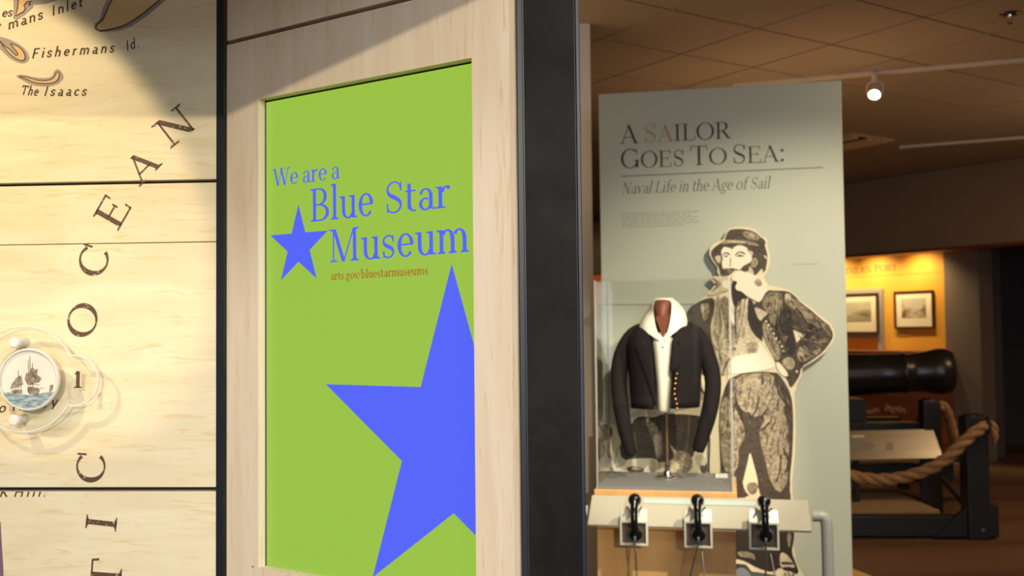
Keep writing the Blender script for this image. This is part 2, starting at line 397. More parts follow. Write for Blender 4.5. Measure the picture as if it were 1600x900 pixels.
def line_px(mb, pl, pts, wpx, m, d=.0006, closed=False):
    q = [pl.sz(*p) for p in pts]; w_ = wpx / FPX * (pl.hit(*pts[0]) - EYE).length
    if closed: q = q + [q[0]]
    n = len(q); Lq = []; Rq = []
    for i, (x, y) in enumerate(q):
        a = q[max(i - 1, 0)]; b = q[min(i + 1, n - 1)]; dx, dy = b[0] - a[0], b[1] - a[1]; l = math.hypot(dx, dy) or 1
        Lq.append((x - dy / l * w_ / 2, y + dx / l * w_ / 2)); Rq.append((x + dy / l * w_ / 2, y - dx / l * w_ / 2))
    for i in range(n - 1):
        mb.add([pl.pt(*Lq[i], d), pl.pt(*Rq[i], d), pl.pt(*Rq[i + 1], d), pl.pt(*Lq[i + 1], d)], [(0, 1, 2, 3)], m)
def poly_px(mb, pl, pts, m, d=.0006, smooth=0):
    if smooth: pts = chaikin(pts, smooth)
    mb.flat([pl.pt(*pl.sz(*p), d) for p in pts], m)
def Z(ox, oy, k): return lambda *pts: [(ox + x / k, oy + y / k) for x, y in pts]
# ================================================================ THE SETTING
HC = 3.135
U = Vector((math.cos(D2R(33.4)), math.sin(D2R(33.4)), 0)); W_ = Vector((math.sin(D2R(33.4)), -math.cos(D2R(33.4)), 0))
def carpet():
    m = mat('brown carpet', (.1, .05, .03), .95, spec=.1); nt = m.node_tree; N = nt.nodes; L = nt.links; b = N['Principled BSDF']
    tc = N.new('ShaderNodeTexCoord'); wv = N.new('ShaderNodeTexWave'); wv.wave_type = 'RINGS'; wv.inputs['Scale'].default_value = .33
    wv.inputs['Distortion'].default_value = 9; wv.inputs['Detail'].default_value = 1.5; wv.inputs['Detail Scale'].default_value = .35
    no = N.new('ShaderNodeTexNoise'); no.inputs['Scale'].default_value = 240
    cr = N.new('ShaderNodeValToRGB'); e = cr.color_ramp.elements
    e[0].position = .0; e[0].color = (.21, .115, .065, 1); e[1].position = .97; e[1].color = (.15, .08, .05, 1)
    e.new(.86).color = (.19, .10, .058, 1)
    mx = N.new('ShaderNodeMix'); mx.data_type = 'RGBA'; mx.blend_type = 'MULTIPLY'; mx.inputs[0].default_value = .45
    L.new(tc.outputs['Object'], wv.inputs['Vector']); L.new(tc.outputs['Object'], no.inputs['Vector'])
    L.new(wv.outputs['Fac'], cr.inputs[0]); L.new(cr.outputs[0], mx.inputs[6]); L.new(no.outputs['Color'], mx.inputs[7]); L.new(mx.outputs[2], b.inputs['Base Color'])
    return m
CARPET = carpet()
WALLM = noisy('dim painted wall', (.34, .23, .14), (.37, .25, .155), (1, 1, 1), 2, 2, .8)
WALLD = noisy('dark painted wall', (.04, .04, .045), (.05, .048, .05), (1, 1, 1), 2, 2, .8)
WALLG = mat('taupe wall return', (.22, .165, .12), .8)
def struct(name, mb, **k): return tag(mb.build(name, **k), kind='structure')
struct('floor', MB().box((-5, -7, -.1), (8.2, 19, 0), CARPET))
ceil = struct('ceiling', MB().box((-5, -7, HC + .012), (8.2, 19, HC + .12), TBAR))
# suspended ceiling tiles: those the photograph sees are parts of the ceiling
G0 = onz(1183.3, 44.6, HC); G0.z = 0
tile_me = None; rest = MB(); T = .61
def in_view(p):
    d = p - EYE; z = d.dot(CF)
    if z < 3: return False
    x = 800 + FPX * d.dot(CR) / z; y = 450 - FPX * d.dot(CU) / z
    return 860 < x < 1660 and -40 < y < 320 and z < 11.2
cands = []
for i in range(-26, 34):
    for j in range(-30, 22):
        c = G0 + U * ((i + .5) * T) + W_ * ((j + .5) * T)
        if not (-4.6 < c.x < 7.8 and -6.6 < c.y < 18.6): continue
        if (c - onz(1460, 268, HC)).dot(U) > -.3: continue
        c.z = HC
        (cands if in_view(c) else []).append(c)
        if not in_view(c):
            g = .007
            rest.hexa([c + U * (a * (T / 2 - g)) + W_ * (b * (T / 2 - g)) + Vector((0, 0, zz)) for zz in (0, .012) for a, b in ((-1, -1), (1, -1), (1, 1), (-1, 1))], TILE)
cands.sort(key=lambda c: (c - EYE).length)
for n, c in enumerate(cands[:290]):
    if tile_me is None:
        g = .007; mb = MB()
        mb.hexa([U * (a * (T / 2 - g)) + W_ * (b * (T / 2 - g)) + Vector((0, 0, zz)) for zz in (0, .012) for a, b in ((-1, -1), (1, -1), (1, 1), (-1, 1))], TILE)
        o = mb.build('ceiling_tile'); tile_me = o.data
    else:
        o = bpy.data.objects.new('ceiling_tile', tile_me); COL.objects.link(o)
    o.parent = ceil; o.location = (c.x, c.y, HC)
for c in cands[290:]:
    g = .007
    rest.hexa([c + U * (a * (T / 2 - g)) + W_ * (b * (T / 2 - g)) + Vector((0, 0, zz)) for zz in (0, .012) for a, b in ((-1, -1), (1, -1), (1, 1), (-1, 1))], TILE)
tag(rest.build('ceiling_tiles_beyond', ceil), kind='stuff')
struct('wall_left', MB().box((-5.1, -7, 0), (-5, 19, HC + .012), WALLM))
struct('wall_right', MB().box((8.2, -7, 0), (8.3, 19, HC + .012), WALLM))
struct('wall_back', MB().box((-5, -7.1, 0), (8.2, -7, HC + .012), WALLM))
struct('wall_front', MB().box((-5, 19, 0), (8.2, 19.1, HC + .012), WALLM))
# far wall with its wide opening
fw = Plane(onz(1460, 268, HC)[:2], -56.6)
zb = fw.hit(1460, 387.8).z
wl = MB()
u_r = 3.6; u_l = -9.4
wl.pbox(fw, -4.4, u_r + .5, zb, HC + .012, -.25, 0, WALLM)
wl.pbox(fw, u_l, -4.4, 0, HC + .012, -.25, 0, WALLM)
far = struct('wall_far', wl)
MB().pbox(fw, -4.4, u_r + .5, zb - .03, zb, -.25, .012, mat('red brown trim', (.22, .06, .02), .5)).build('soffit_trim', far)
# narrow partition end behind the kiosk
pt_ = onz(921.6, 37, HC)
struct('wall_partition', MB().box((-2.6, pt_.y, 0), (pt_.x, pt_.y + .14, HC + .012), mat('cream partition paint', (.80, .74, .66), .7)))

# ================================================================ THE KIOSK
cor = onY(352, 450, 1.8)
MP = Plane(cor[:2], -3.5)      # front faces of the map panels; s<0 to the left
SP = Plane(cor[:2], -34.0)     # front face of the screen surround; s>0 to the right
ZB, ZT = .22, 2.62
mapw = empty('map_wall', (cor.x - .6, cor.y, 0), 'tall birch plywood map wall of stacked panels with black gaps, left of the green screen', 'exhibit wall')
MB().pbox(MP, -1.3, -.002, .0, ZT, -.06, -.02, BLACKBOARD).pbox(MP, -.016, -.003, 0, ZT, -.02, .001, STEEL_DARK).build('backing_frame', mapw)
# seams along the map wall, as heights
zs = [MP.sz(176, y)[1] for y in (283.0, 288.0, 379.8, 380.9, 761.5, 768.0)]
uR = MP.sz(346.6, 500)[0]
def panel(z0, z1, lab=None):
    return MB().pbox(MP, -1.28, uR, z0, z1, -.02, 0, MAP_WOOD).build('wood_panel', mapw, bevel=.0012, label=lab)
panel(zs[0], 2.26); panel(2.268, ZT); panel(zs[2], zs[1]); panel(zs[4], zs[3]); panel(.62, zs[5]); panel(.0, .612)
a = Z(0, 0, 4.736)
t = MB()
# land shapes, halo below, fill and outline above
big_l = a((838, -90), (830, 0), (800, 60), (775, 118), (762, 152), (722, 178), (706, 212), (742, 232), (800, 221), (880, 205), (960, 172), (1060, 102), (1190, -4), (1300, -90))
halo_l = a((800, -90), (790, 0), (762, 60), (748, 118), (735, 150), (700, 175), (700, 215), (745, 238), (800, 236), (890, 225), (975, 195), (1080, 125), (1230, 0), (1340, -90))
poly_px(t, MP, halo_l, HALOINK, .0004); poly_px(t, MP, big_l, LAND, .0007); line_px(t, MP, chaikin(big_l[1:-1], 2, False), 1.9, INK2, .001)
isl = a((125, -60), (138, 0), (132, 60), (118, 118), (175, 88), (190, 62), (178, 42), (200, 14), (240, 8), (330, -60))
hal = a((70, -60), (100, 0), (100, 70), (98, 140), (125, 150), (190, 105), (240, 60), (250, 35), (340, 30), (420, 0), (420, -60))
poly_px(t, MP, hal, HALOINK, .0004); poly_px(t, MP, isl, LAND, .0007); line_px(t, MP, isl[1:-1], 1.5, INK2, .001)
line_px(t, MP, a((215, 30), (222, 20), (226, 34), (216, 38)), 1.6, INK2, .001, True)
fis = a((-40, 290), (5, 306), (40, 365), (95, 420), (150, 450), (182, 447), (190, 420), (172, 375), (135, 342), (75, 318), (92, 342), (128, 385), (136, 408), (118, 413), (84, 375), (22, 330), (0, 300), (-40, 275))
fh = a((-40, 260), (20, 275), (70, 290), (140, 325), (190, 365), (220, 420), (205, 462), (150, 472), (80, 440), (20, 385), (-40, 320))
poly_px(t, MP, fh, HALOINK, .0004, 1); poly_px(t, MP, fis, LAND, .0007, 1); line_px(t, MP, chaikin(fis, 2), 1.3, INK2, .001, True)
isa = a((128, 567), (190, 568), (230, 580), (290, 598), (350, 598), (395, 582), (412, 555), (418, 536), (432, 533), (442, 550), (436, 582), (412, 608), (360, 620), (290, 618), (240, 606), (190, 582))
ih = a((112, 562), (160, 550), (260, 575), (350, 580), (390, 565), (400, 530), (425, 508), (455, 530), (475, 575), (440, 615), (380, 640), (290, 640), (220, 625), (160, 590))
poly_px(t, MP, ih, HALOINK, .0004, 1); poly_px(t, MP, isa, LAND, .0007, 1); line_px(t, MP, chaikin(isa, 2), 1.1, INK2, .001, True)
violet = mat('violet land ink', (.16, .10, .13), .7)
poly_px(t, MP, [(-30, 790), (1, 815), (3, 850), (5, 880), (7, 930), (-30, 930)], violet, .0005)
t.build('map_print', mapw, label='tan islands outlined in brown with grey shading')
t = MB(); hw = dict(S=.10, h=.085, serif=False, slant=.28)
put_text(t, MP, 'es', (2, 27), (19, 25.5), 14, INK2, space=.3, **hw)
for s_, p0, p1 in (('r', (-6, 52), (7, 46)), ('mans', (12, 47), (70, 28.5)), ('Inlet', (80, 25.5), (132, 9.5)), ('es', (-24, 60), (-12, 57))):
    put_text(t, MP, s_, p0, p1, 15.5, INK2, track=.10, **hw)
put_text(t, MP, 'Fishermans', (48.5, 91.5), (182, 81.5), 15.5, INK2, track=.16, **hw)
put_text(t, MP, 'Id.', (197, 80), (219, 73), 15.5, INK2, track=.08, **hw)
put_text(t, MP, 'The', (31.5, 148), (60, 150), 15, INK2, track=.08, **hw)
put_text(t, MP, 'Isaacs', (67, 150), (138, 149.5), 15, INK2, track=.18, **hw)
put_text(t, MP, 'o Henry', (-3, 645), (93, 634), 15, INK2, track=.12, **hw)
put_text(t, MP, 'x', (0, 185), (6, 184), 10, INK2, **hw)
# the line below the black gap is cut by it: only its lower half shows
kz = MP.sz(40, 767)[1]
tmp = MB(); put_text(tmp, MP, 'K Hill.', (-2, 776.5), (75, 776), 15.5, INK2, track=.14, **hw)
for fc in tmp.f:
    q = [Vector(tmp.v[i]) for i in fc]; r_ = []
    for i in range(len(q)):
        A_, B_ = q[i], q[(i + 1) % len(q)]
        if A_.z <= zs[5]: r_.append(A_)
        if (A_.z - zs[5]) * (B_.z - zs[5]) < 0: r_.append(A_.lerp(B_, (zs[5] - A_.z) / (B_.z - A_.z)))
    if len(r_) > 2: t.add(r_, [tuple(range(len(r_)))], INK2)
t.build('script_lettering', mapw)
t = MB()
for ch, cx, cy, rot, hp, wk in (('N', 274, 197, 38, 47, 1.2), ('A', 221.5, 259, 44, 43, 1.15), ('E', 176, 330, 60, 47, 1.15), ('C', 146, 408, 72, 46, 1.15),
                                ('O', 129, 500, 68, 46, 1.15), ('C', 142, 731, 86, 46, 1.15), ('I', 158.5, 817, 84, 50, 1.1), ('T', 166, 899, 86, 50, 1.2)):
    put_glyph(t, MP, ch, cx, cy, rot, hp, INK, S=.10, h=.04, wk=wk)
t.build('capital_lettering', mapw, label='worn brown capital letters turned on their sides')

# ---- screen surround
sw = empty('screen_surround', (cor.x + .35, cor.y - .2, 0), 'pale maple surround framing the green screen, between map wall and black column', 'kiosk')
us = lambda x, y: SP.sz(x, y)[0]
zz = lambda x, y: SP.sz(x, y)[1]
ENDU = us(808.5, 450)
oL, oR = us(403.6, 500), us(740.5, 500)
oT = zz(408, 154.0); oB = zz(409, 887.5)
sz1, sz2 = zz(355, 70.5), zz(355, 64.0)
PT = .018
m_ = MB()
m_.pbox(SP, .004, oL, .05, sz1, -PT, 0, MAPLE).pbox(SP, oR, ENDU, .05, sz1, -PT, 0, MAPLE)
m_.pbox(SP, oL, oR, oT, sz1, -PT, 0, MAPLE).pbox(SP, oL, oR, .05, oB, -PT, 0, MAPLE)
bm_ = m_.build('wood_panel', sw, label='maple panel with the tall screen opening')
MB().pbox(SP, .004, ENDU, sz2, ZT, -PT, 0, MAPLE).build('wood_panel', sw, bevel=.001, label='upper maple panel above the black gap')
MB().pbox(SP, .006, ENDU - .004, .03, oB - .1, -.05, -PT - .001, BLACKBOARD).build('backing_board', sw)
MB().pbox(SP, .006, ENDU - .004, oT + .06, ZT, -.05, -PT - .001, BLACKBOARD).build('backing_board', sw)
MB().pbox(SP, ENDU, ENDU + .006, .05, ZT, -PT, .0003, PLYEDGE).build('edge_strip', sw)
MB().pbox(SP, us(394, 886), us(396.3, 886), zz(394, 886), zz(394, 884), 0, .0006, STEEL).build('screw', sw)

# ---- the screen
GREEN = mat('lit green screen', (.02, .02, .02), .25, emit=(.335, .565, .055), strength=.93, spec=.35)
BLUE = mat('lit blue screen', (.02, .02, .02), .25, emit=(.075, .118, .93), strength=1.0, spec=.3)
RED = mat('lit red screen text', (.02, .02, .02), .25, emit=(.42, .085, .01), strength=.95, spec=.3)
disp = empty('display_screen', (cor.x + .35, cor.y - .15, oB), 'upright flat screen showing blue stars on lime green, set into pale maple', 'screen')
uL = us(413.5, 500)
DD = -.016
SD = SP.off(DD)
dL = SD.sz(416.2, 500)[0]; 
sTop = SD.sz(414, 160.5)[1]
MB().pbox(SP, oL - .02, oR + .03, oB - .03, oT + .02, -.05, -PT - .0015, mat('screen casing', (.006, .006, .006), .3)).build('casing', disp)
MB().pbox(SP, dL, oR + .02, oB - .01, sTop, DD - .0014, DD, GREEN).build('screen_panel', disp)
MB().pbox(SP, oL + .0005, dL, oB - .02, oT + .01, DD - .0014, DD + .001, mat('bezel', (.004, .005, .006), .25)).build('bezel', disp)
def star_pts(cx_u, cz, R, st=1.0):
    q = []
    for k in range(10):
        rr = R if k % 2 == 0 else R * .382; an = math.pi / 2 - k * math.pi / 5
        q.append((cx_u + rr * math.cos(an) * st, cz + rr * math.sin(an)))
    return q
# stars: measured through their tips
def clipu(q, umax):
    out = []
    for i in range(len(q)):
        A_, B_ = q[i], q[(i + 1) % len(q)]
        if A_[0] <= umax: out.append(A_)
        if (A_[0] - umax) * (B_[0] - umax) < 0:
            k = (umax - A_[0]) / (B_[0] - A_[0]); out.append((umax, A_[1] + k * (B_[1] - A_[1])))
    return out
def star_from(tops, lefts, lows):
    ut, zt = SD.sz(*tops); ul, zl = SD.sz(*lefts); ub, zb_ = SD.sz(*lows)
    R = (zt - zb_) / 1.809; cu = ut; cz = zt - R; st = (ut - ul) / (R * .9511)
    return cu, cz, R, st
cu, cz, R_, st = star_from((466.5, 319.3), (422.5, 368.2), (439.5, 438))
t = MB().flat([SD.pt(x, y, .0004) for x, y in star_pts(cu, cz, R_, st)], BLUE); t.build('small_star', disp)
cu, cz, R_, st = star_from((706, 412.5), (509.5, 605.3), (587.5, 903))
t = MB().flat([SD.pt(x, y, .0004) for x, y in clipu(star_pts(cu, cz, R_, st), oR + .02)], BLUE); t.build('large_star', disp, label='large blue star cut off by the right edge')
t = MB(); kw = dict(S=.088, h=.034)
put_text(t, SD, 'We are a', (427.0, 291.6), (531.5, 278.6), 27, BLUE, .0004, space=.17, **kw)
t.build('blue_lettering', disp); t = MB()
put_text(t, SD, 'Blue', (484.5, 347.0), (585, 336.3), 51, BLUE, .0004, **kw)
t.build('blue_lettering', disp); t = MB()
put_text(t, SD, 'Star', (600, 334.7), (705, 323.6), 49, BLUE, .0004, **kw)
t.build('blue_lettering', disp); t = MB()
put_text(t, SD, 'Museum', (513.5, 410.2), (734.5, 393.2), 51, BLUE, .0004, **kw)
t.build('blue_lettering', disp)
t = MB(); put_text(t, SD, 'arts.gov/bluestarmuseums', (517, 437.6), (669.5, 428.6), 13, RED, .0004, S=.10, h=.045); t.build('red_lettering', disp)

# ---- black column
cp = SP.pt(ENDU + .008, 0)
yc = cp.y - .004
xl = onY(811.3, 500, yc).x; xr = onY(911.3, 500, yc).x
xa = onY(822, 500, yc).x; xb = onY(903.5, 500, yc).x
colm = empty('black_column', ((xl + xr) / 2, yc + .06, 0), 'black slate-faced column with dark steel edges, right of the maple surround', 'column')
MB().box((xl, yc + .004, 0), (xr, yc + .13, ZT), STEEL_DARK).build('core', colm)
MB().box((xa + .0008, yc - .001, 0), (xb - .0008, yc + .005, ZT), SLATE).build('slate_face', colm)
for x0, x1 in ((xl, xa - .0006), (xb + .0006, xr)):
    MB().box((x0, yc - .003, 0), (x1, yc + .004, ZT), STEEL_DARK).build('edge_trim', colm, bevel=.0012, seg=2)
MB().box((xa - .0005, yc - .0035, 0), (xa + .0004, yc + .003, ZT), mat('worn steel', (.035, .035, .038), .4, .3)).build('edge_bead', colm)

# ---- header above the map wall (unseen board, added and shaped to shade the upper panels)
hd = empty('blocker_board', (cor.x, cor.y - .45, 2.0), 'pale header board added unseen above the map wall and screen', 'blocker')
hp = Plane((cor + MP.n * .95)[:2], -3.5)
hu = lambda x: (x - hp.P.x) / hp.e.x
fm = MB(); fm.prism([hp.pt(hu(x), z, -.02) for x, z in ((-2.0, 2.034), (-.645, 2.031), (-.394, 2.027), (-.1, 2.070), (-.013, 2.082), (.03, 2.088), (.03, 2.4), (-2.0, 2.4))], hp.n * .02, MAPLE); fm.build('blocker_face', hd)
for uu in (-1.9, 0.0): MB().pbox(hp, hu(uu) - .02, hu(uu), 2.401, HC, -.02, .0, STEEL_DARK).build('hanger', hd)

# ================================================================ round acrylic marker on the map
ACR = clear('clear acrylic', (.97, .975, .97), .055)
def rimmat(name, col, fac):
    m = bpy.data.materials.new(name); m.use_nodes = True; N = m.node_tree.nodes; L = m.node_tree.links
    b = N['Principled BSDF']; b.inputs['Base Color'].default_value = (*col, 1); b.inputs['Roughness'].default_value = .08
    t_ = N.new('ShaderNodeBsdfTransparent'); x_ = N.new('ShaderNodeMixShader'); x_.inputs[0].default_value = fac
    L.new(t_.outputs[0], x_.inputs[1]); L.new(b.outputs[0], x_.inputs[2]); L.new(x_.outputs[0], N['Material Output'].inputs[0]); return m
RIM = rimmat('acrylic rim', (.80, .82, .80), .55)
ACB = rimmat('clear acrylic bolt', (.80, .80, .80), .7)
mk = empty('marker_plaque', MP.hit(40, 591), 'round clear acrylic plaque with a ship picture and the number 1 on the map', 'plaque')
AP = MP.off(.028)
ppm = FPX / (AP.hit(40, 591) - EYE).length
def circ(px, py, rp, a0=0, a1=360, n=56, pl=AP):
    u, z = pl.sz(px, py); r = rp / ppm
    return [(u + r * math.cos(D2R(a0 + (a1 - a0) * k / n)), z + r * math.sin(D2R(a0 + (a1 - a0) * k / n))) for k in range(n + (0 if a1 - a0 == 360 else 1))]
c1 = circ(39, 591.5, 75); c2 = circ(117, 594, 36)
u1, z1 = AP.sz(39, 591.5); r1 = 75 / ppm; u2, z2 = AP.sz(117, 594); r2 = 36 / ppm
dist = math.hypot(u2 - u1, z2 - z1); base = math.degrees(math.atan2(z2 - z1, u2 - u1))
A1 = math.degrees(math.acos((r1 * r1 + dist * dist - r2 * r2) / (2 * r1 * dist))); A2 = math.degrees(math.acos((r2 * r2 + dist * dist - r1 * r1) / (2 * r2 * dist)))
outl = circ(39, 591.5, 75, base + A1, base + 360 - A1, 60) + circ(117, 594, 36, base + 180 + A2, base + 540 - A2, 36)
n = len(outl)
pm = MB(); pm.flat([AP.pt(x, y, .005) for x, y in outl], ACR); pm.build('clear_plate', mk)
rm = MB()
def rimring(ring, d0, d1, wv, m):
    k = len(ring); cxm = sum(p[0] for p in ring) / k; czm = sum(p[1] for p in ring) / k
    prof = []
    for i in range(k):
        p = Vector(ring[i]); a_ = Vector(ring[i - 1]); b_ = Vector(ring[(i + 1) % k]); tt = (b_ - a_).normalized(); nn = Vector((-tt.y, tt.x))
        q = p + nn * wv
        prof.append([AP.pt(p.x, p.y, d0), AP.pt(p.x, p.y, d1), AP.pt(q.x, q.y, d1), AP.pt(q.x, q.y, d0)])
    vs_ = [v for r in prof for v in r]; fs_ = []
    for i in range(k):
        for j in range(4):
            a1_ = i * 4 + j; b1_ = i * 4 + (j + 1) % 4; c1_ = ((i + 1) % k) * 4 + (j + 1) % 4; d1_ = ((i + 1) % k) * 4 + j
            fs_.append((a1_, b1_, c1_, d1_))
    rm.add(vs_, fs_, m)
rimring(outl, -.001, .006, .0022, RIM)
rm.build('plate_rim', mk, smooth=True, auto=40)
# picture disc
pu, pz = AP.sz(50, 592.5); pr = 43.5 / ppm
sky = noisy('picture sky', (.62, .60, .55), (.72, .66, .60), (1, 1, 1), 14, 3, .3)
sea = noisy('picture sea', (.10, .17, .22), (.34, .42, .44), (1, 1, 3.5), 60, 4, .3, .35, .62)
shipc = noisy('picture ship', (.09, .07, .05), (.36, .30, .24), (1, 1, 1), 150, 3, .3, .3, .7)
pd = MB()
pd.lathe(AP.pt(pu, pz, .0052), MP.n, [(0, pr), (.004, pr), (.0042, pr * .985), (.0042, 0)], sky, 48)
seapts = [(pu + pr * .97 * math.cos(D2R(x)), pz + pr * .97 * math.sin(D2R(x))) for x in range(205, 338, 6)]
seapts[0:0] = []
pd.flat([AP.pt(x, y, .0098) for x, y in seapts + [(pu + pr * .45, pz - pr * .44), (pu + pr * .1, pz - pr * .50), (pu - pr * .35, pz - pr * .46)]], sea)
mark = pd.build('picture_disc', mk, label='round picture of sailing ships on a grey sea')
sp_ = MB(); zq = Z(0, 510, 4.739)
def sh(*pts): poly_px(sp_, AP, zq(*pts), shipc, .0101)
def shl(w, *pts): line_px(sp_, AP, zq(*pts), w, shipc, .0102)
sh((232, 340), (262, 300), (285, 320), (300, 310), (296, 355), (330, 380), (312, 410), (260, 425), (222, 420), (205, 385), (215, 350))
sh((225, 445), (300, 450), (315, 470), (305, 500), (240, 500), (228, 480))
sh((140, 385), (168, 360), (185, 390), (192, 425), (160, 445), (120, 455), (98, 460), (110, 425))
sh((112, 465), (185, 468), (188, 492), (125, 500), (110, 488))
sh((390, 435), (415, 425), (412, 465), (385, 485))
for q in (((243, 215), (250, 490)), ((262, 270), (268, 490)), ((232, 250), (236, 480)), ((158, 320), (160, 490)), ((140, 380), (140, 490)), ((180, 360), (178, 480))): shl(.7, *q)
for q in (((215, 345), (300, 335)), ((205, 390), (330, 385)), ((110, 430), (195, 425)), ((222, 425), (315, 430)), ((300, 460), (345, 450)), ((70, 490), (115, 480))): shl(.6, *q)
sp_.build('ship_print', mark)
rimring([(pu + (pr + .001) * math.cos(k * math.pi / 30), pz + (pr + .001) * math.sin(k * math.pi / 30)) for k in range(60)], .005, .0105, .0018, RIM) if False else None
t = MB(); lens = clear('lens', (.99, .99, .99), .08)
t.lathe(AP.pt(pu, pz, .0104), MP.n, [(0, pr), (.003, pr * .985), (.0035, pr * .93), (0, pr * .94), (0, pr)], RIM, 48); t.f = [f_ for f_ in t.f if len(f_) == 4]; t.mi = t.mi[:len(t.f)]; t.build('lens_ring', mk, smooth=True)
t = MB(); u_, z_ = AP.sz(117.5, 610); 
put_text(t, AP, '1', (117, 606), (131, 606), 26, mat('dark number ink', (.10, .05, .03), .5), .0056, S=.17, h=.05); t.build('number', mk)
for px, py in ((47, 534.5), (46, 653.5), (3, 603)):
    c = MP.pt(*MP.sz(px - 6 if px in (47, 46) else px, py)) 
    big = px in (47, 46)
    r = .0078 if big else .0042
    mb = MB(); mb.lathe(c, MP.n, [(0, r), (.026, r), (.0265, r * .9)] , ACB, 20)
    mb.lathe(c + MP.n * .0335, MP.n, [(0, r * 1.25), (.006, r * 1.25), (.008, r * 1.0), (.0085, .0)], ACB, 20)
    mb.build('standoff_bolt', mk, smooth=True, auto=40, label='clear standoff bolt')
# ================================================================ THE SAILOR EXHIBIT
BP = Plane((1.0, 4.6), -11.9)
bl, _ = BP.sz(939.5, 450); br, _ = BP.sz(1323, 500); bt = BP.sz(1127, 136)[1]
bd = empty('sign_board', (BP.pt((bl + br) / 2, 0).x, BP.pt((bl + br) / 2, 0).y, 0), 'tall grey-green title board of the sailor exhibit, right of the black column', 'sign board')
MB().pbox(BP, bl, br, 0, bt, -.035, 0, BOARD).build('board_panel', bd, bevel=.003)
MB().pbox(BP, (bl + br) / 2 - .35, (bl + br) / 2 + .35, 0, .05, -.3, -.036, BLACKBOARD).build('foot', bd)
TXT = mat('dark brown sign ink', (.035, .028, .03), .6); TXT2 = mat('grey sign ink', (.10, .095, .09), .6); TAN = mat('faded tan ink', (.45, .26, .11), .6)
kk = dict(S=.085, h=.026)
def words(pl, m, name, parent, items, **k):
    t = MB()
    for txt, p0, p1, cp_, kw_ in items: put_text(t, pl, txt, p0, p1, cp_, kw_.get('m', m), **{**k, **{a: b for a, b in kw_.items() if a != 'm'}})
    return t.build(name, parent)
words(BP, TXT, 'title_lettering', bd, [
    ('A', (969, 224.8), (996.5, 223.8), 29, {})], **kk)
words(BP, TXT, 'title_lettering', bd, [('S', (1005, 223), (1027, 222), 30, {'m': TAN}), ('A', (1028, 221.6), (1051, 220.6), 26, {'m': TAN}),
    ('ILOR', (1052, 220.5), (1143, 216), 26, {})], **kk)
words(BP, TXT, 'title_lettering', bd, [
    ('GOES', (969, 263.5), (1070, 259.4), 30, {'small': .84})], **kk)
words(BP, TXT, 'title_lettering', bd, [('TO', (1078, 258.6), (1137, 256), 30, {'small': .84})], **kk)
words(BP, TXT, 'title_lettering', bd, [('SEA:', (1143, 256), (1228, 252.3), 30, {'small': .86})], **kk)
t = MB(); line_px(t, BP, [(969.7, 275.6), (1286, 261.5)], 1.3, TXT2); t.build('title_rule', bd)
words(BP, TXT2, 'subtitle_lettering', bd, [
    ('Naval Life in the Age of Sail', (970.5, 303.2), (1203, 294.2), 17.5, {})], S=.075, h=.028, slant=.25)
t = MB()
for i in range(6):
    x = 971.5; y0 = 334.5 + i * 4.1
    while x < 1086 - (i * 7) % 13 - (14 if i == 5 else 0):
        w0 = random.uniform(4, 12); line_px(t, BP, [(x, y0 - (x - 971) * .034), (x + w0, y0 - (x + w0 - 971) * .034)], 1.0, mat('pale sign ink', (.25, .26, .22), .6)); x += w0 + 2.2
x = 1240
while x < 1276: line_px(t, BP, [(x, 413 - (x - 1240) * .02), (x + 6, 412.8 - (x - 1240) * .02)], .9, MATS['pale sign ink']); x += 8
t.build('small_print', bd, kind='stuff')
t = MB(); line_px(t, BP, [(941, 476), (1090, 475.6)], 1.2, mat('board seam', (.16, .17, .15), .7)); t.build('seam', bd)

# ---- printed cutout of a sailor
CP_ = BP.off(.045)
def toned(name, c, c2, sc=90): return noisy(name, c, c2, (1, 1, 1.4), sc, 3, .6, .32, .68, distort=1.5)
WH = mat('print white', (.86, .80, .64), .6); CR_ = mat('print cream edge', (.80, .70, .48), .6)
LT = toned('print light tone', (.42, .34, .22), (.74, .66, .48)); MD = toned('print middle tone', (.09, .065, .04), (.42, .34, .22), 45); MD2 = toned('print trouser tone', (.15, .11, .07), (.52, .43, .29), 26)
MD3 = toned('print soft tone', (.20, .15, .095), (.58, .49, .33), 40)
DK = toned('print dark tone', (.028, .018, .012), (.10, .07, .045), 60); BK = mat('print black', (.022, .014, .010), .6)
sc_ = empty('sailor_cutout', CP_.hit(1190, 880) * 1, 'printed sailor cutout in a hat, hand on hip, mounted on the grey-green board', 'cutout'); 
zA = Z(1100, 345, 7.5); zB = Z(1070, 430, 5.294); zC = Z(1180, 430, 4.736); zD = Z(1120, 570, 4.286); zG = Z(1130, 740, 5.625); zE = Z(925, 600, 5.0)
outline = (zA((185, 650), (160, 610), (155, 540), (105, 480), (62, 400), (65, 330), (110, 270), (225, 215), (265, 130), (300, 88), (400, 70), (520, 78), (600, 108), (650, 150), (672, 192), (715, 195), (738, 225), (742, 300), (768, 390), (772, 500), (735, 600), (700, 665), (755, 755))
           + zC((240, 105), (280, 130), (350, 200), (420, 245), (480, 300), (550, 350), (572, 385), (590, 440), (575, 490), (520, 570), (440, 630), (350, 685), (345, 740), (310, 800), (298, 860), (270, 895))
           + zD((518, 190), (524, 300), (527, 450), (522, 600), (508, 740), (503, 800)) + zG((604, 110), (612, 230), (618, 330), (618, 440), (612, 600), (628, 690), (640, 780), (690, 870), (720, 920), (600, 960), (450, 890), (330, 870), (250, 860), (200, 800), (130, 790), (60, 800), (20, 870), (-40, 900), (-60, 700))
           + [(1112, 840), (1108, 760), (1110, 690), (1105, 620), (1068, 560), (1066, 505), (1073, 488), (1086, 474)] + zA((30, 870), (120, 760), (170, 740), (110, 680), (60, 655), (130, 650)))
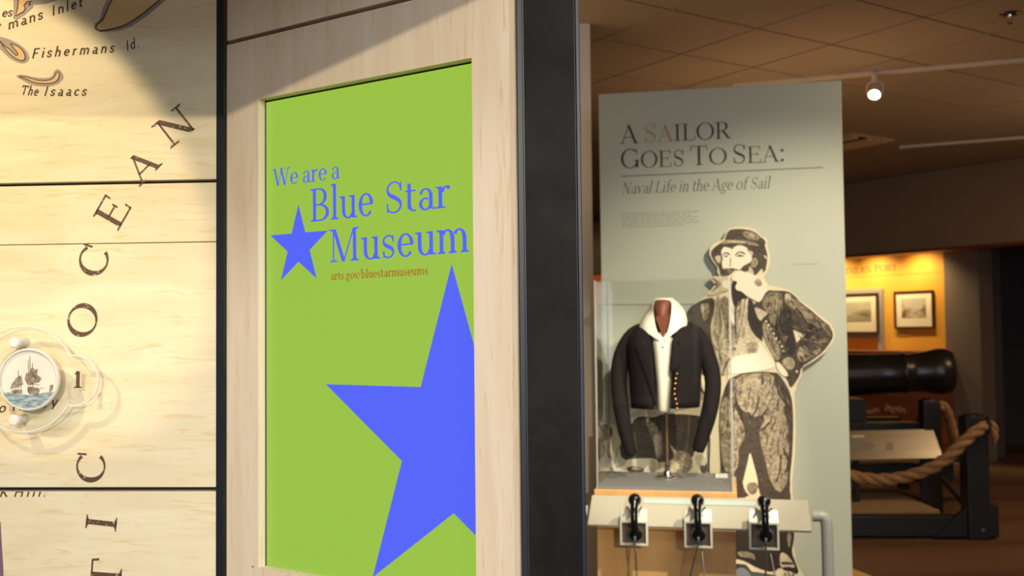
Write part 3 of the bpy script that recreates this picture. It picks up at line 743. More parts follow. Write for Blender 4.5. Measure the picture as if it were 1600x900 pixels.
base = MB(); base.prism([CP_.pt(*CP_.sz(*q), 0) for q in outline], CP_.n * -.012, CR_)
basep = base.build('cutout_sheet', sc_)
MB().pbox(CP_, CP_.sz(1180, 500)[0], CP_.sz(1200, 500)[0], 1.2, 1.5, -.0445, -.0125, BLACKBOARD).build('standoff', sc_)
pr_ = MB(); LV = [.0008]
def P_(m, pts, sm=1): poly_px(pr_, CP_, pts, m, LV[0], sm); LV[0] += .00012
def L_(m, w, pts): line_px(pr_, CP_, pts, w, m, LV[0] + .002)
# legs and trousers
P_(DK, zD((100, 60), (390, 40), (440, 90), (500, 200), (512, 330), (512, 450), (505, 620), (490, 740), (492, 810)) + zG((585, 130), (596, 215), (590, 330), (500, 345), (400, 220), (330, 210), (305, 100), (215, 210), (110, 215), (40, 210)) + zD((30, 860), (20, 600), (10, 350), (40, 180)), 1)
P_(MD2, zD((125, 70), (300, 55), (370, 60), (410, 130), (430, 200), (470, 260), (440, 300), (480, 400), (470, 470), (490, 560), (470, 640), (480, 760), (440, 850), (400, 850), (350, 760), (325, 640), (290, 520), (285, 430), (330, 360), (290, 330), (245, 360), (215, 310), (190, 320), (150, 280), (125, 200)))
P_(MD3, zD((165, 90), (250, 70), (300, 110), (290, 170), (250, 230), (230, 280), (200, 230), (170, 180)))
P_(MD3, zD((370, 400), (420, 370), (450, 430), (440, 520), (410, 560), (400, 480)))
P_(MD3, zD((360, 660), (420, 620), (450, 680), (420, 760), (390, 810), (370, 740)))
P_(MD3, zD((310, 90), (350, 80), (390, 140), (400, 210), (350, 240), (320, 180)))
P_(MD2, zD((20, 280), (60, 200), (100, 250), (150, 340), (190, 440), (180, 520), (140, 560), (150, 660), (110, 740), (40, 700), (20, 500)))
P_(MD3, zD((110, 370), (150, 420), (170, 480), (150, 510), (120, 460)))
P_(MD2, zD((105, 90), (125, 90), (125, 230), (100, 300), (80, 240)))
P_(CR_, zD((222, 575), (240, 640), (262, 720), (278, 790), (270, 860), (210, 880), (170, 800), (185, 740), (205, 660)))
P_(MD, zD((200, 790), (275, 785), (272, 850), (240, 875), (205, 850)))
for q in (((130, 250), (160, 300), (175, 370)), ((280, 240), (265, 300), (235, 350)), ((345, 290), (300, 350)), ((300, 440), (355, 385)), ((445, 555), (480, 640), (465, 720)), ((430, 600), (425, 700), (400, 780)), ((390, 90), (420, 200), (480, 280))): L_(BK, 2.2, zD(*q))
# lower legs and boots
P_(BK, zG((505, 500), (628, 500), (618, 600), (600, 690), (640, 790), (670, 880), (600, 880), (540, 850), (500, 820), (440, 870), (300, 830), (200, 770), (110, 745), (-40, 760), (-60, 500)))
P_(MD, zG((560, 520), (600, 520), (590, 640), (570, 650)))
P_(MD, zG((120, 680), (260, 690), (290, 760), (240, 740), (140, 730)))
P_(LT, zG((495, 700), (540, 690), (600, 760), (640, 830), (560, 815), (500, 830)))
P_(DK, zG((505, 770), (600, 775), (630, 800), (560, 800), (510, 800)))
P_(LT, zG((520, 870), (570, 850), (640, 880), (640, 920), (520, 920)))
for q in (((545, 870), (550, 920)), ((575, 865), (585, 920)), ((610, 870), (620, 920))): L_(BK, 1.5, zG(*q))
P_(mat('blue grey board ink', (.22, .24, .28), .6), zG((112, 830), (180, 820), (230, 870), (250, 920), (105, 920)))
# body: shirt
P_(LT, zB((250, 180), (520, 190), (540, 470), (640, 560), (750, 730), (740, 775), (560, 800), (320, 830), (300, 810), (215, 490), (240, 330)))
P_(WH, zB((395, 680), (470, 660), (600, 640), (620, 560), (560, 510), (640, 570), (748, 735), (740, 768), (560, 798), (390, 815), (360, 800)))
P_(MD3, zB((505, 560), (590, 550), (600, 640), (515, 655)), 0)
P_(MD, zB((300, 180), (350, 170), (400, 300), (420, 420), (395, 560), (360, 590), (350, 450), (310, 330)))
P_(WH, zB((360, 200), (385, 190), (410, 330), (415, 420), (385, 400)))
for q in (((270, 200), (255, 470), (300, 700)), ((300, 190), (300, 480)), ((330, 380), (380, 600)), ((500, 200), (490, 300), (440, 540)), ((470, 200), (440, 380), (420, 560)), ((330, 610), (420, 620)), ((300, 640), (345, 670)), ((385, 660), (310, 820)), ((455, 430), (430, 560))): L_(MD, 1.3, zB(*q))
L_(BK, 2.0, zB((430, 200), (418, 330), (420, 560))); L_(BK, 1.8, zB((365, 690), (330, 760), (312, 830)))
P_(BK, zB((390, 600), (425, 598), (425, 615), (395, 618)), 0)
# neckerchief dark, sleeve left
P_(BK, zB((388, 50), (430, 50), (430, 120), (470, 130), (530, 200), (470, 190), (440, 270), (405, 260), (385, 150)))
P_(DK, zB((20, 300), (60, 250), (150, 200), (250, 180), (245, 300), (215, 400), (215, 500), (270, 720), (300, 830), (150, 860), (0, 600), (0, 350)))
P_(MD, zB((120, 240), (180, 225), (210, 250), (190, 350), (160, 390), (140, 320)))
P_(LT, zB((130, 245), (160, 240), (160, 300), (145, 320)))
# jacket
P_(DK, zC((85, 110), (150, 115), (240, 115), (290, 150), (350, 215), (410, 255), (480, 320), (545, 365), (562, 400), (578, 440), (565, 485), (505, 565), (430, 620), (340, 680), (330, 740), (300, 790), (262, 840), (240, 770), (150, 650), (130, 560), (45, 430), (0, 300), (-30, 250), (0, 200), (40, 200)))
P_(MD, zC((90, 125), (190, 130), (205, 170), (200, 260), (165, 300), (150, 380), (110, 350), (90, 270), (45, 220)))
P_(MD3, zC((135, 190), (195, 180), (200, 205), (140, 220)))
P_(MD, zC((220, 130), (260, 135), (340, 220), (400, 270), (470, 320), (545, 375), (565, 425), (520, 410), (460, 380), (400, 360), (330, 300), (270, 240), (215, 200)))
P_(LT, zC((220, 135), (250, 140), (270, 180), (240, 200), (220, 175)))
P_(MD3, zC((340, 225), (390, 265), (440, 320), (420, 330), (370, 290)))
P_(BK, zC((400, 365), (440, 360), (430, 440), (370, 500), (365, 420)))
P_(MD, zC((310, 540), (360, 510), (410, 560), (480, 540), (500, 560), (400, 630), (310, 650)))
P_(MD3, zC((320, 545), (360, 525), (350, 600), (315, 640)))
P_(MD, zC((450, 480), (520, 460), (540, 490), (470, 510)))
P_(MD3, zC((48, 340), (90, 370), (140, 450), (180, 530), (190, 600), (160, 640), (130, 590), (70, 480)))
P_(MD, zC((60, 380), (100, 420), (140, 520), (150, 590), (110, 530)))
P_(BK, zC((205, 230), (260, 250), (290, 400), (300, 500), (290, 600), (240, 580), (215, 450)))
P_(BK, zB((530, 190), (560, 215), (590, 300), (628, 380), (640, 470), (645, 545), (590, 500), (545, 440), (520, 360), (522, 270)), 0)
P_(LT, zC((-10, 230), (60, 260), (98, 285), (60, 310), (40, 345), (10, 300)))
P_(CR_, zC((280, 405), (370, 440), (305, 500)), 0)
P_(MD3, zC((200, 620), (270, 600), (300, 660), (260, 710), (200, 670)))
P_(WH, zC((148, 660), (170, 632), (255, 740), (215, 752), (180, 720)))
for x, y in ((80, 343), (98, 370), (115, 400), (135, 432), (155, 468), (178, 495), (197, 527), (208, 560), (307, 712)): P_(CR_, zC(*[(x + 9 * math.cos(k * 1.05), y + 10 * math.sin(k * 1.05)) for k in range(6)]), 0)
for q in (((165, 290), (155, 360), (180, 480)), ((190, 230), (185, 330), (210, 420)), ((330, 600), (350, 615), (345, 640)), ((370, 580), (385, 600)), ((300, 240), (380, 340)), ((460, 330), (500, 400))): L_(BK, 1.6, zC(*q))
# short engraved strokes following the cloth
def inside(p, poly):
    c = False; n = len(poly)
    for i in range(n):
        (x1, y1), (x2, y2) = poly[i], poly[(i + 1) % n]
        if (y1 > p[1]) != (y2 > p[1]) and p[0] < (x2 - x1) * (p[1] - y1) / (y2 - y1) + x1: c = not c
    return c
rs = random.Random(3)
def hatch(poly, n, ang, ln, m, w=.7):
    xs = [p[0] for p in poly]; ys = [p[1] for p in poly]; k = 0
    for _ in range(n * 6):
        if k >= n: break
        x, y = rs.uniform(min(xs), max(xs)), rs.uniform(min(ys), max(ys)); a_ = D2R(ang + rs.uniform(-22, 22)); l_ = ln * rs.uniform(.5, 1.3)
        e1 = (x + l_ * math.cos(a_), y + l_ * math.sin(a_))
        if inside((x, y), poly) and inside(e1, poly):
            L_(m, w * rs.uniform(.6, 1.5), [(x, y), ((x + e1[0]) / 2 + rs.uniform(-.8, .8), (y + e1[1]) / 2), e1]); k += 1
leg = zD((100, 60), (390, 60), (440, 110), (490, 220), (500, 450), (490, 740), (430, 850), (330, 700), (285, 470), (250, 380), (180, 500), (140, 700), (40, 700), (20, 400))
hatch(leg, 120, 96, 11, DK); hatch(leg, 60, 80, 10, MD3, .6)
arm = zC((200, 130), (290, 155), (410, 260), (550, 375), (575, 440), (500, 560), (340, 670), (310, 620), (330, 480), (290, 420), (240, 300))
hatch(arm, 70, 45, 10, BK); hatch(arm, 40, 38, 9, MD3, .6)
body = zC((90, 125), (200, 130), (240, 240), (280, 500), (240, 600), (160, 620), (60, 430), (40, 330), (90, 270))
hatch(body, 60, 95, 9, BK); hatch(body, 30, 100, 8, MD3, .6)
hatch(zB((250, 190), (500, 200), (520, 470), (430, 640), (310, 780), (220, 480)), 60, 92, 14, MD3, .7)
hatch(zB((250, 190), (500, 200), (520, 470), (430, 640), (310, 780), (220, 480)), 22, 88, 12, DK, .5)
# collar, hand, neck
P_(WH, zA((330, 640), (420, 560), (560, 590), (620, 680), (690, 700), (745, 760), (700, 890), (650, 960), (590, 930), (500, 880), (430, 820), (390, 820), (360, 780), (400, 710), (320, 700)))
P_(MD3, zA((590, 690), (640, 670), (690, 740), (650, 780), (590, 750)))
P_(LT, zA((60, 660), (130, 655), (310, 660), (320, 720), (310, 810), (230, 830), (120, 870), (20, 880), (120, 800), (180, 740), (130, 700)))
P_(MD, zA((95, 660), (200, 725), (210, 750), (90, 840), (70, 835), (170, 745), (100, 690)))
P_(WH, zA((200, 680), (310, 690), (300, 790), (220, 790)))
# head
P_(DK, zA((90, 400), (95, 340), (150, 290), (250, 230), (640, 260), (700, 240), (715, 300), (745, 400), (740, 470), (720, 590), (700, 600), (690, 540), (640, 600), (590, 650), (560, 580), (450, 590), (350, 560), (300, 640), (200, 635), (185, 540), (130, 470)))
P_(WH, zA((205, 345), (235, 300), (300, 322), (345, 318), (400, 283), (475, 298), (535, 345), (565, 420), (555, 480), (510, 505), (455, 530), (430, 575), (360, 565), (310, 555), (255, 582), (222, 572), (205, 500), (222, 440), (203, 400)))
P_(MD3, zA((300, 430), (320, 440), (315, 540), (295, 545), (305, 490)))
P_(MD3, zA((500, 320), (540, 350), (530, 380), (505, 350)))
P_(LT, zA((115, 420), (195, 400), (200, 480), (170, 510)))
P_(MD3, zA((565, 450), (600, 430), (635, 470), (620, 530), (580, 555), (550, 520)))
P_(MD, zA((585, 465), (615, 470), (600, 520), (575, 520)))
P_(DK, zA((430, 560), (470, 520), (540, 500), (560, 540), (520, 595), (460, 600)))
P_(DK, zA((190, 560), (240, 580), (330, 550), (370, 570), (330, 610), (280, 640), (200, 640)))
P_(MD, zA((265, 580), (330, 570), (330, 600), (290, 625)))
L_(BK, 1.5, zA((368, 408), (385, 382), (415, 368), (450, 370), (482, 392))); L_(DK, 1.1, zA((385, 418), (420, 402), (468, 420))); P_(BK, zA((402, 405), (436, 402), (442, 420), (410, 424)))
L_(BK, 1.5, zA((220, 405), (240, 380), (275, 378), (303, 398))); P_(BK, zA((240, 408), (274, 406), (276, 424), (246, 426)))
L_(DK, 1.0, zA((208, 440), (205, 500), (215, 560))); L_(DK, 1.2, zA((230, 568), (262, 560), (285, 572)))
P_(DK, zA((300, 300), (330, 290), (345, 330), (325, 335))); P_(LT, zA((505, 340), (530, 360), (560, 350), (580, 390), (560, 410)))
P_(LT, zA((535, 520), (560, 560), (600, 640), (560, 600), (520, 600)))
P_(LT, zA((700, 400), (740, 420), (735, 460), (705, 430)))
# hat
P_(DK, zA((250, 220), (270, 170), (290, 115), (330, 100), (430, 95), (540, 110), (620, 145), (660, 195), (700, 215), (722, 250), (715, 290), (650, 280), (640, 250), (450, 225)))
P_(MD, zA((440, 130), (540, 120), (630, 160), (650, 215), (600, 235), (480, 200)))
P_(LT, zA((500, 150), (570, 160), (600, 190), (560, 185)))
P_(MD, zA((215, 240), (280, 222), (430, 222), (560, 245), (650, 285), (640, 300), (520, 285), (400, 268), (290, 270), (200, 285)))
P_(LT, zA((270, 235), (380, 232), (500, 250), (480, 268), (350, 255), (260, 255)))
prn = pr_.build('engraved_print', sc_, label='brown and cream engraved print')

# ---- second cutout behind the case
C2 = BP.off(.03)
s2 = empty('engraved_cutout', C2.hit(1020, 740), 'dark brown and cream engraved cutout seen low behind the jacket, left of the sailor cutout', 'cutout')
zE_ = zE
base2 = MB()
base2.prism([C2.pt(*C2.sz(*q), 0) for q in zE((60, 300), (130, 310), (185, 330), (210, 420), (290, 280), (290, 210), (310, 182), (420, 190), (520, 200), (600, 225), (720, 205), (800, 180), (860, 120), (870, 60), (900, 70), (900, 900), (60, 900))], C2.n * -.01, CR_)
base2.build('cutout_sheet', s2)
p2_ = MB(); LV2 = [.0006]
def Q_(m, *pts, sm=1): poly_px(p2_, C2, zE(*pts), m, LV2[0], sm); LV2[0] += .00012
Q_(LT, (295, 225), (400, 195), (520, 215), (480, 260), (380, 240), (310, 275))
Q_(DK, (310, 290), (380, 245), (470, 265), (560, 230), (800, 240), (880, 260), (890, 500), (800, 520), (790, 580), (520, 620), (500, 580), (340, 580), (240, 600), (200, 480), (300, 400))
Q_(MD, (420, 270), (470, 290), (560, 400), (540, 600), (500, 590), (480, 440), (430, 340))
Q_(LT, (475, 400), (540, 380), (530, 560), (505, 570)); Q_(LT, (425, 265), (450, 262), (445, 300), (425, 300)); Q_(LT, (600, 460), (640, 500), (700, 590), (660, 590))
Q_(MD, (640, 510), (780, 540), (790, 690), (620, 690)); Q_(LT, (600, 590), (640, 590), (700, 650), (640, 690), (610, 660))
Q_(DK, (60, 310), (150, 320), (165, 400), (110, 445), (60, 450)); Q_(MD, (65, 330), (130, 345), (140, 390), (70, 420))
Q_(WH, (65, 460), (130, 450), (150, 500), (160, 600), (210, 470), (225, 560), (200, 620), (270, 610), (260, 680), (110, 690), (65, 660))
for q in (((80, 470), (150, 610), (165, 690)), ((120, 460), (158, 600)), ((205, 500), (175, 620)), ((70, 640), (150, 660), (180, 690)), ((260, 620), (190, 650))): line_px(p2_, C2, zE(*q), 1.4, MD, .004)
Q_(WH, (350, 590), (445, 588), (445, 690), (370, 690), sm=0); Q_(LT, (460, 590), (500, 590), (500, 740), (460, 740), sm=0)
Q_(DK, (270, 640), (400, 650), (410, 690), (280, 690)); Q_(LT, (300, 655), (370, 650), (400, 670), (330, 672))
Q_(BK, (500, 690), (790, 690), (790, 740), (510, 740)); Q_(DK, (840, 600), (900, 600), (900, 700), (850, 700))
Q_(LT, (810, 540), (880, 560), (900, 640), (820, 630))
Q_(LT, (840, 20), (865, 10), (900, 90), (850, 130), (800, 190), (840, 100))
p2_.build('engraved_print', s2)

# ---- display case with its pedestal
MAPLE_OR = noisy('orange maple', (.60, .33, .11), (.68, .40, .15), (7, 7, .8), 2, 4, .4, .3, .7, spec=.4, distort=.5)
F1 = BP.off(.56); F0 = BP.off(.13)
cl, cz0 = F1.sz(933, 763); cr_, cz1 = F1.sz(1146.5, 768); ctop = F1.sz(1040, 436)[1]
zdeck = F1.sz(1040, 766)[1]
case = empty('display_case', (F1.pt((cl + cr_) / 2, 0, -.2).x, F1.pt((cl + cr_) / 2, 0, -.2).y, 0), 'clear glass case on a maple pedestal, holding the jacket in front of the board', 'display case')
DP = .43
MB().pbox(F1, cl - .004, cr_ + .004, .0, zdeck - .035, -DP, -.004, MAPLE_OR).build('pedestal', case, bevel=.003)
MB().pbox(F1, cl - .012, cr_ + .012, zdeck - .034, zdeck - .002, -DP - .008, .004, MAPLE_OR).build('base_tray', case, bevel=.003)
MB().pbox(F1, cl + .006, cr_ - .006, zdeck - .002, zdeck + .012, -DP + .006, -.006, mat('grey felt deck', (.20, .20, .205), .8)).build('deck', case, bevel=.001)
GL = clear('case glass', (.992, .997, .994), .06)
GE = rimmat('case glass edge', (.62, .66, .62), .35)
gz = zdeck + .0
for nm, a_ in (('glass_pane', (cl, cr_, -.005, 0)), ('glass_pane', (cl, cr_, -DP, -DP + .005)), ('glass_pane', (cl, cl + .005, -DP + .006, -.006)), ('glass_pane', (cr_ - .005, cr_, -DP + .006, -.006))):
    u0, u1, d0, d1 = a_; MB().pbox(F1, u0, u1, gz, ctop - .006, d0, d1, GL).build(nm, case)
MB().pbox(F1, cl, cr_, ctop - .005, ctop, -DP, 0, GL).build('glass_pane', case, label='top glass pane')
for u0, d0 in ((cl, 0), (cr_ - .004, 0), (cl, -DP), (cr_ - .004, -DP)):
    MB().pbox(F1, u0 - .0015, u0 + .0055, gz, ctop, d0 - .0045, d0 + .0015, GE).build('glass_edge', case)
cdl, cdz = F1.off(-.28).sz(1118, 741)
card = MB().pbox(F1.off(-.28), cdl, cdl + .05, zdeck + .0125, zdeck + .03, -.01, 0, mat('white card', (.85, .83, .72), .6)).build('object_label', None, bevel=.001)
tag(card, 'small white card standing on the grey deck at the right of the case', 'card')

# ---- mannequin and jacket. JP: plane through the middle of the figure
JP = F1.off(-.235)
zJ = Z(940, 450, 4.5); pj = lambda x, y: JP.sz(*zJ((x, y))[0])
NAVY = noisy('dark navy wool', (.009, .0065, .0075), (.016, .012, .013), (1, 1, 1), 300, 3, .85, spec=.2)
LIN = noisy('white linen', (.78, .74, .62), (.86, .82, .70), (1, 1, 1), 40, 3, .8, spec=.2)
BRN = mat('brown leather neck', (.16, .045, .025), .55); BRS = mat('brass', (.75, .42, .12), .3, 1)
man = empty('mannequin', JP.pt(pj(450, 800)[0], zdeck + .012), 'headless mannequin with brown neck block and stand inside the glass case', 'mannequin')
def ring(cu, cz, ru, rd, tilt=0, n=28, dd=0, pw=1.0):
    q = []
    for k in range(n):
        a_ = 2 * math.pi * k / n; c_, s_ = math.cos(a_), math.sin(a_)
        c_ = math.copysign(abs(c_) ** pw, c_); s_ = math.copysign(abs(s_) ** pw, s_)
        q.append(JP.pt(cu + ru * c_, cz + tilt * c_ * ru, dd + rd * s_))
    return q
def ringpx(xl_, xr_, y, rd, dd=0, tilt=0, n=28, pw=1.0):
    u0, z0 = pj(xl_, y); u1, _ = pj(xr_, y); return ring((u0 + u1) / 2, z0, abs(u1 - u0) / 2, rd, tilt, n, dd, pw)
m_ = MB(); m_.loft([ringpx(372, 488, 300, .05, .01), ringpx(368, 492, 200, .058, .008), ringpx(362, 497, 130, .056, .0), ringpx(368, 492, 92, .05, -.008), ringpx(390, 470, 78, .034, -.01)], BRN)
m_.build('neck_block', man, smooth=True, sub=1)
m_ = MB(); ub, zt_ = pj(455, 860)
m_.tube([JP.pt(ub, zt_ + .1), JP.pt(ub, zdeck + .02)], .0075, mat('aged brass pole', (.28, .17, .09), .35, .8), 14); m_.build('stand_pole', man, smooth=True, auto=40)
m_ = MB(); m_.lathe(JP.pt(ub, zdeck + .0125), (0, 0, 1), [(0, .05), (.008, .05), (.012, .045), (.014, .02), (.03, .016), (.034, .012), (.06, .012), (.062, .0)], CHROME, 28); m_.build('stand_base', man, smooth=True, auto=40)
# shirt
shirt = empty('white_shirt', JP.pt(ub, zt_), 'white open-collared shirt worn under the dark jacket in the case', 'shirt')
m_ = MB(); m_.loft([ringpx(408, 478, 862, .10, .02, pw=.8), ringpx(395, 485, 840, .115, .02, pw=.8), ringpx(385, 500, 650, .118, .02, pw=.8), ringpx(365, 515, 450, .122, .025, pw=.8), ringpx(355, 520, 350, .11, .02, pw=.85), ringpx(360, 500, 290, .07, .0)], LIN)
m_.build('shirt_front', shirt, smooth=True, auto=60)
neckV = MB()
def sh3(pts, d, m, th=.004, dome=0.0): 
    """small cloth piece from outline in zJ coordinates; every point has its own depth d"""
    neckV.prism([JP.pt(*pj(x, y), d_) for (x, y), d_ in zip(pts, d)], JP.n * th, m)
neckV.prism([JP.pt(*pj(x, y), dd) for x, y, dd in ((385, 205, .058), (490, 185, .058), (470, 290, .105), (446, 352, .128))], JP.n * .003, BRN); neckV.build('chest_block', man)
# collar wings as curved sheets
def sheet(rows, m, name, parent, th=.004, smooth=True, label=None):
    """rows: lists of (x, y, depth) in zJ coordinates -> grid with thickness"""
    mb = MB(); g = [[JP.pt(*pj(x, y), d) for x, y, d in r] for r in rows]; nr, nc = len(g), len(g[0])
    vs_ = [p for r in g for p in r]; fs_ = [(i * nc + j, i * nc + j + 1, (i + 1) * nc + j + 1, (i + 1) * nc + j) for i in range(nr - 1) for j in range(nc - 1)]
    mb.add(vs_, fs_, m); o = mb.build(name, parent, smooth=smooth, label=label)
    so = o.modifiers.new('th', 'SOLIDIFY'); so.thickness = th; so.offset = 0
    su = o.modifiers.new('sub', 'SUBSURF'); su.levels = 2; su.render_levels = 2
    return o
sheet([[(355, 95, -.02), (375, 92, .01), (362, 110, .05)], [(315, 165, -.03), (335, 170, .03), (372, 175, .075)], [(275, 225, -.01), (300, 225, .075), (385, 225, .09)], [(262, 268, .03), (300, 285, .095), (400, 290, .115)], [(290, 298, .09), (345, 310, .115), (425, 340, .137)], [(340, 310, .12), (390, 352, .13), (440, 385, .142)]], LIN, 'collar_wing', shirt)
sheet([[(495, 68, -.02), (478, 80, .0), (500, 110, .05)], [(560, 120, -.03), (530, 130, .03), (497, 170, .075)], [(600, 190, -.01), (570, 200, .075), (488, 220, .09)], [(610, 255, .03), (560, 262, .095), (478, 285, .115)], [(590, 285, .08), (530, 300, .115), (462, 335, .135)], [(540, 290, .115), (500, 335, .13), (442, 390, .144)]], LIN, 'collar_wing', shirt)
m_ = MB(); m_.loft([ringpx(352, 505, 170, .075, -.02), ringpx(352, 503, 110, .066, -.03), ringpx(372, 500, 72, .055, -.035)], LIN, caps=False); 
sc3 = m_.build('collar_back', shirt, smooth=True); so = sc3.modifiers.new('th', 'SOLIDIFY'); so.thickness = .004
for y in (420, 480, 545, 600, 680):
    m_ = MB(); a0 = JP.pt(*pj(405, y + 8), .14); b0 = JP.pt(*pj(480, y), .14)
for x, y in ((447, 410),):
    MB().lathe(JP.pt(*pj(x, y), .142), JP.n, [(0, .005), (.003, .005), (.004, 0)], BRS, 12).build('button', shirt)
# jacket
jk = empty('navy_jacket', JP.pt(ub, zt_ + .02), 'dark navy short jacket with brass buttons in the glass case', 'jacket')
def half(side):
    # half shell around the body from the back round to the front edge
    rows = []
    L = [(300, 262, 250, 300), (320, 215, 225, 335), (380, 190, 255, 360), (450, 190, 280, 375), (560, 198, 330, 385), (680, 205, 375, 395), (780, 212, 395, 402), (835, 215, 412, 410)]
    if side > 0: L = [(285, 640, 615, 560), (310, 690, 625, 530), (380, 705, 590, 515), (450, 705, 560, 508), (560, 700, 545, 500), (680, 695, 500, 490), (780, 690, 480, 482), (830, 686, 476, 478)]
    for y, xo, _, xi in L:
        r = []; xc = 450; uo, z = pj(xo, y); ui, _z = pj(xi, y); uc, _z = pj(xc, y)
        ru = abs(uo - uc); nn = 12; rd = .128 if y > 330 else .075 + .04 * (y - 285) / 45
        yi = abs(ui - uc) / ru; am = math.asin(min(1, max(-1, yi)))
        for k in range(nn + 1):
            a_ = math.pi / 2 * -1 + (math.pi - am + 0) * 0 + k / nn * (math.pi - am)   # from the back (-90) to the front edge
            r.append(JP.pt(uc + side * ru * abs(math.cos(a_)) ** .75 * (1 if True else 1), z, rd * math.copysign(abs(math.sin(a_)) ** .8, math.sin(a_)) + .018))
        rows.append(r)
    mb = MB(); nc = len(rows[0]); vs_ = [p for r in rows for p in r]
    mb.add(vs_, [(i * nc + j, i * nc + j + 1, (i + 1) * nc + j + 1, (i + 1) * nc + j) for i in range(len(rows) - 1) for j in range(nc - 1)], NAVY)
    o = mb.build('front_panel', jk, smooth=True); so = o.modifiers.new('th', 'SOLIDIFY'); so.thickness = .006; so.offset = 0
half(-1); half(1)
# shoulders yoke
m_ = MB(); m_.loft([ringpx(190, 705, 345, .10, 0, pw=.85), ringpx(215, 680, 300, .092, -.005, pw=.85), ringpx(262, 632, 258, .08, -.012), ringpx(310, 590, 225, .062, -.02), ringpx(335, 540, 195, .045, -.028)], NAVY); m_.build('yoke', jk, smooth=True)
# lapels
sheet([[(268, 262, .075), (300, 280, .098), (345, 312, .122)], [(245, 330, .105), (300, 340, .128), (366, 355, .14)], [(250, 400, .125), (310, 410, .143), (374, 420, .149)], [(300, 530, .142), (345, 535, .152), (385, 540, .152)], [(350, 680, .15), (375, 690, .154), (396, 700, .154)], [(398, 820, .15), (403, 825, .153), (410, 830, .153)]], NAVY, 'lapel', jk)
sheet([[(612, 255, .07), (570, 270, .098), (535, 300, .122)], [(640, 310, .1), (580, 325, .13), (512, 345, .14)], [(625, 370, .118), (570, 390, .14), (510, 400, .149)], [(590, 460, .135), (545, 470, .15), (503, 475, .152)], [(560, 530, .145), (528, 535, .152), (498, 540, .153)], [(540, 560, .15), (515, 570, .153), (495, 575, .153)]], NAVY, 'lapel', jk)
# sleeves
def sleeve(path, name='sleeve'):
    rings = []
    pts = [JP.pt(*pj(x, y), d) for x, y, r, d in path]; mb = MB()
    k_ = (JP.hit(1040, 560) - EYE).length / FPX / 4.5
    rr = [r * k_ for x, y, r, d in path]
    mb.tube(pts, rr, NAVY, 20); o = mb.build(name, jk, smooth=True, sub=1)
sleeve([(300, 262, 24, -.01), (252, 290, 44, -.008), (200, 350, 60, -.005), (158, 440, 64, .0), (130, 530, 63, .01), (122, 640, 58, .02), (132, 740, 56, .04), (150, 850, 56, .06), (170, 950, 52, .075), (192, 1040, 47, .085), (212, 1120, 42, .09), (228, 1170, 38, .09)])
sleeve([(590, 250, 24, -.01), (635, 280, 44, -.008), (685, 340, 60, -.005), (728, 435, 62, .0), (758, 530, 60, .01), (785, 620, 58, .02), (785, 720, 56, .04), (768, 830, 56, .06), (742, 930, 54, .075), (712, 1030, 48, .085), (690, 1100, 43, .09), (680, 1140, 40, .09)])
for x, y in ((540, 593), (532, 625), (530, 660), (524, 697), (524, 730), (532, 765), (540, 797), (542, 830)):
    mb = MB(); mb.lathe(JP.pt(*pj(x, y), .142), JP.n, [(0, .0055), (.002, .0062), (.005, .005), (.0065, .0)], BRS, 14); mb.build('button', jk, smooth=True)

# ---- slanted listening rail with three handsets
R1 = BP.off(.66); R0 = BP.off(.78)
RAILM = mat('warm grey rail paint', (.42, .40, .33), .45); PIPE = mat('grey pipe paint', (.36, .36, .34), .35)
tl = R1.sz(925, 772.5); tr = R1.sz(1262, 782); bl_ = R0.sz(918, 820); br_ = R0.sz(1268, 828.5)
zt1 = (tl[1] + tr[1]) / 2; zb1 = (bl_[1] + br_[1]) / 2
rail = empty('listening_rail', R1.pt((tl[0] + tr[0]) / 2, 0), 'slanted grey rail on bent pipe legs holding three handsets, before the case', 'rail')
p4 = [R1.pt(tl[0], zt1), R1.pt(tr[0], zt1), R0.pt(br_[0], zb1), R0.pt(bl_[0], zb1)]
nrm = (p4[1] - p4[0]).cross(p4[3] - p4[0]).normalized(); nrm = nrm if nrm.z > 0 else -nrm
mb = MB(); mb.hexa([p - nrm * .012 for p in (p4[3], p4[2], p4[1], p4[0])] + [p4[3], p4[2], p4[1], p4[0]], RAILM); mb.build('sloped_plate', rail, bevel=.002)
def onplate(x, y, d=0):
    r_ = ray(x, y); return EYE + r_ * ((p4[0] - EYE).dot(nrm) / r_.dot(nrm)) + nrm * d
mb = MB(); mb.hexa([onplate(1005, 787, .0005), onplate(1180, 791.5, .0005), onplate(1180, 784.5, .0005), onplate(1005, 779.5, .0005)] + [onplate(1005, 787, .003), onplate(1180, 791.5, .003), onplate(1180, 784.5, .003), onplate(1005, 779.5, .003)], mat('pale blue strip', (.42, .52, .50), .3)); mb.build('label_strip', rail)
RP = BP.off(.70)
def bend(pts, r): 
    return chaikin([tuple(p) for p in pts], 3, False)
xr1 = RP.sz(1293, 860)[0]; zr = RP.sz(1275, 806)[1]
mb = MB(); mb.tube(bend([RP.pt(tr[0] + .012, zr), RP.pt(tr[0] + .02, zr), RP.pt(xr1 - .004, zr), RP.pt(xr1, zr - .06), RP.pt(xr1, zr - .16), RP.pt(xr1, 0)], 0), .0215, PIPE, 16); mb.build('pipe_leg', rail, smooth=True, auto=50)
xl1 = RP.sz(893, 860)[0]; zl = RP.sz(910, 798)[1]
mb = MB(); mb.tube(bend([RP.pt(tl[0] - .012, zl), RP.pt(tl[0] - .02, zl), RP.pt(xl1 + .004, zl), RP.pt(xl1, zl - .06), RP.pt(xl1, zl - .16), RP.pt(xl1, 0)], 0), .0215, PIPE, 16); mb.build('pipe_leg', rail, smooth=True, auto=50)
PH = BP.off(.815)
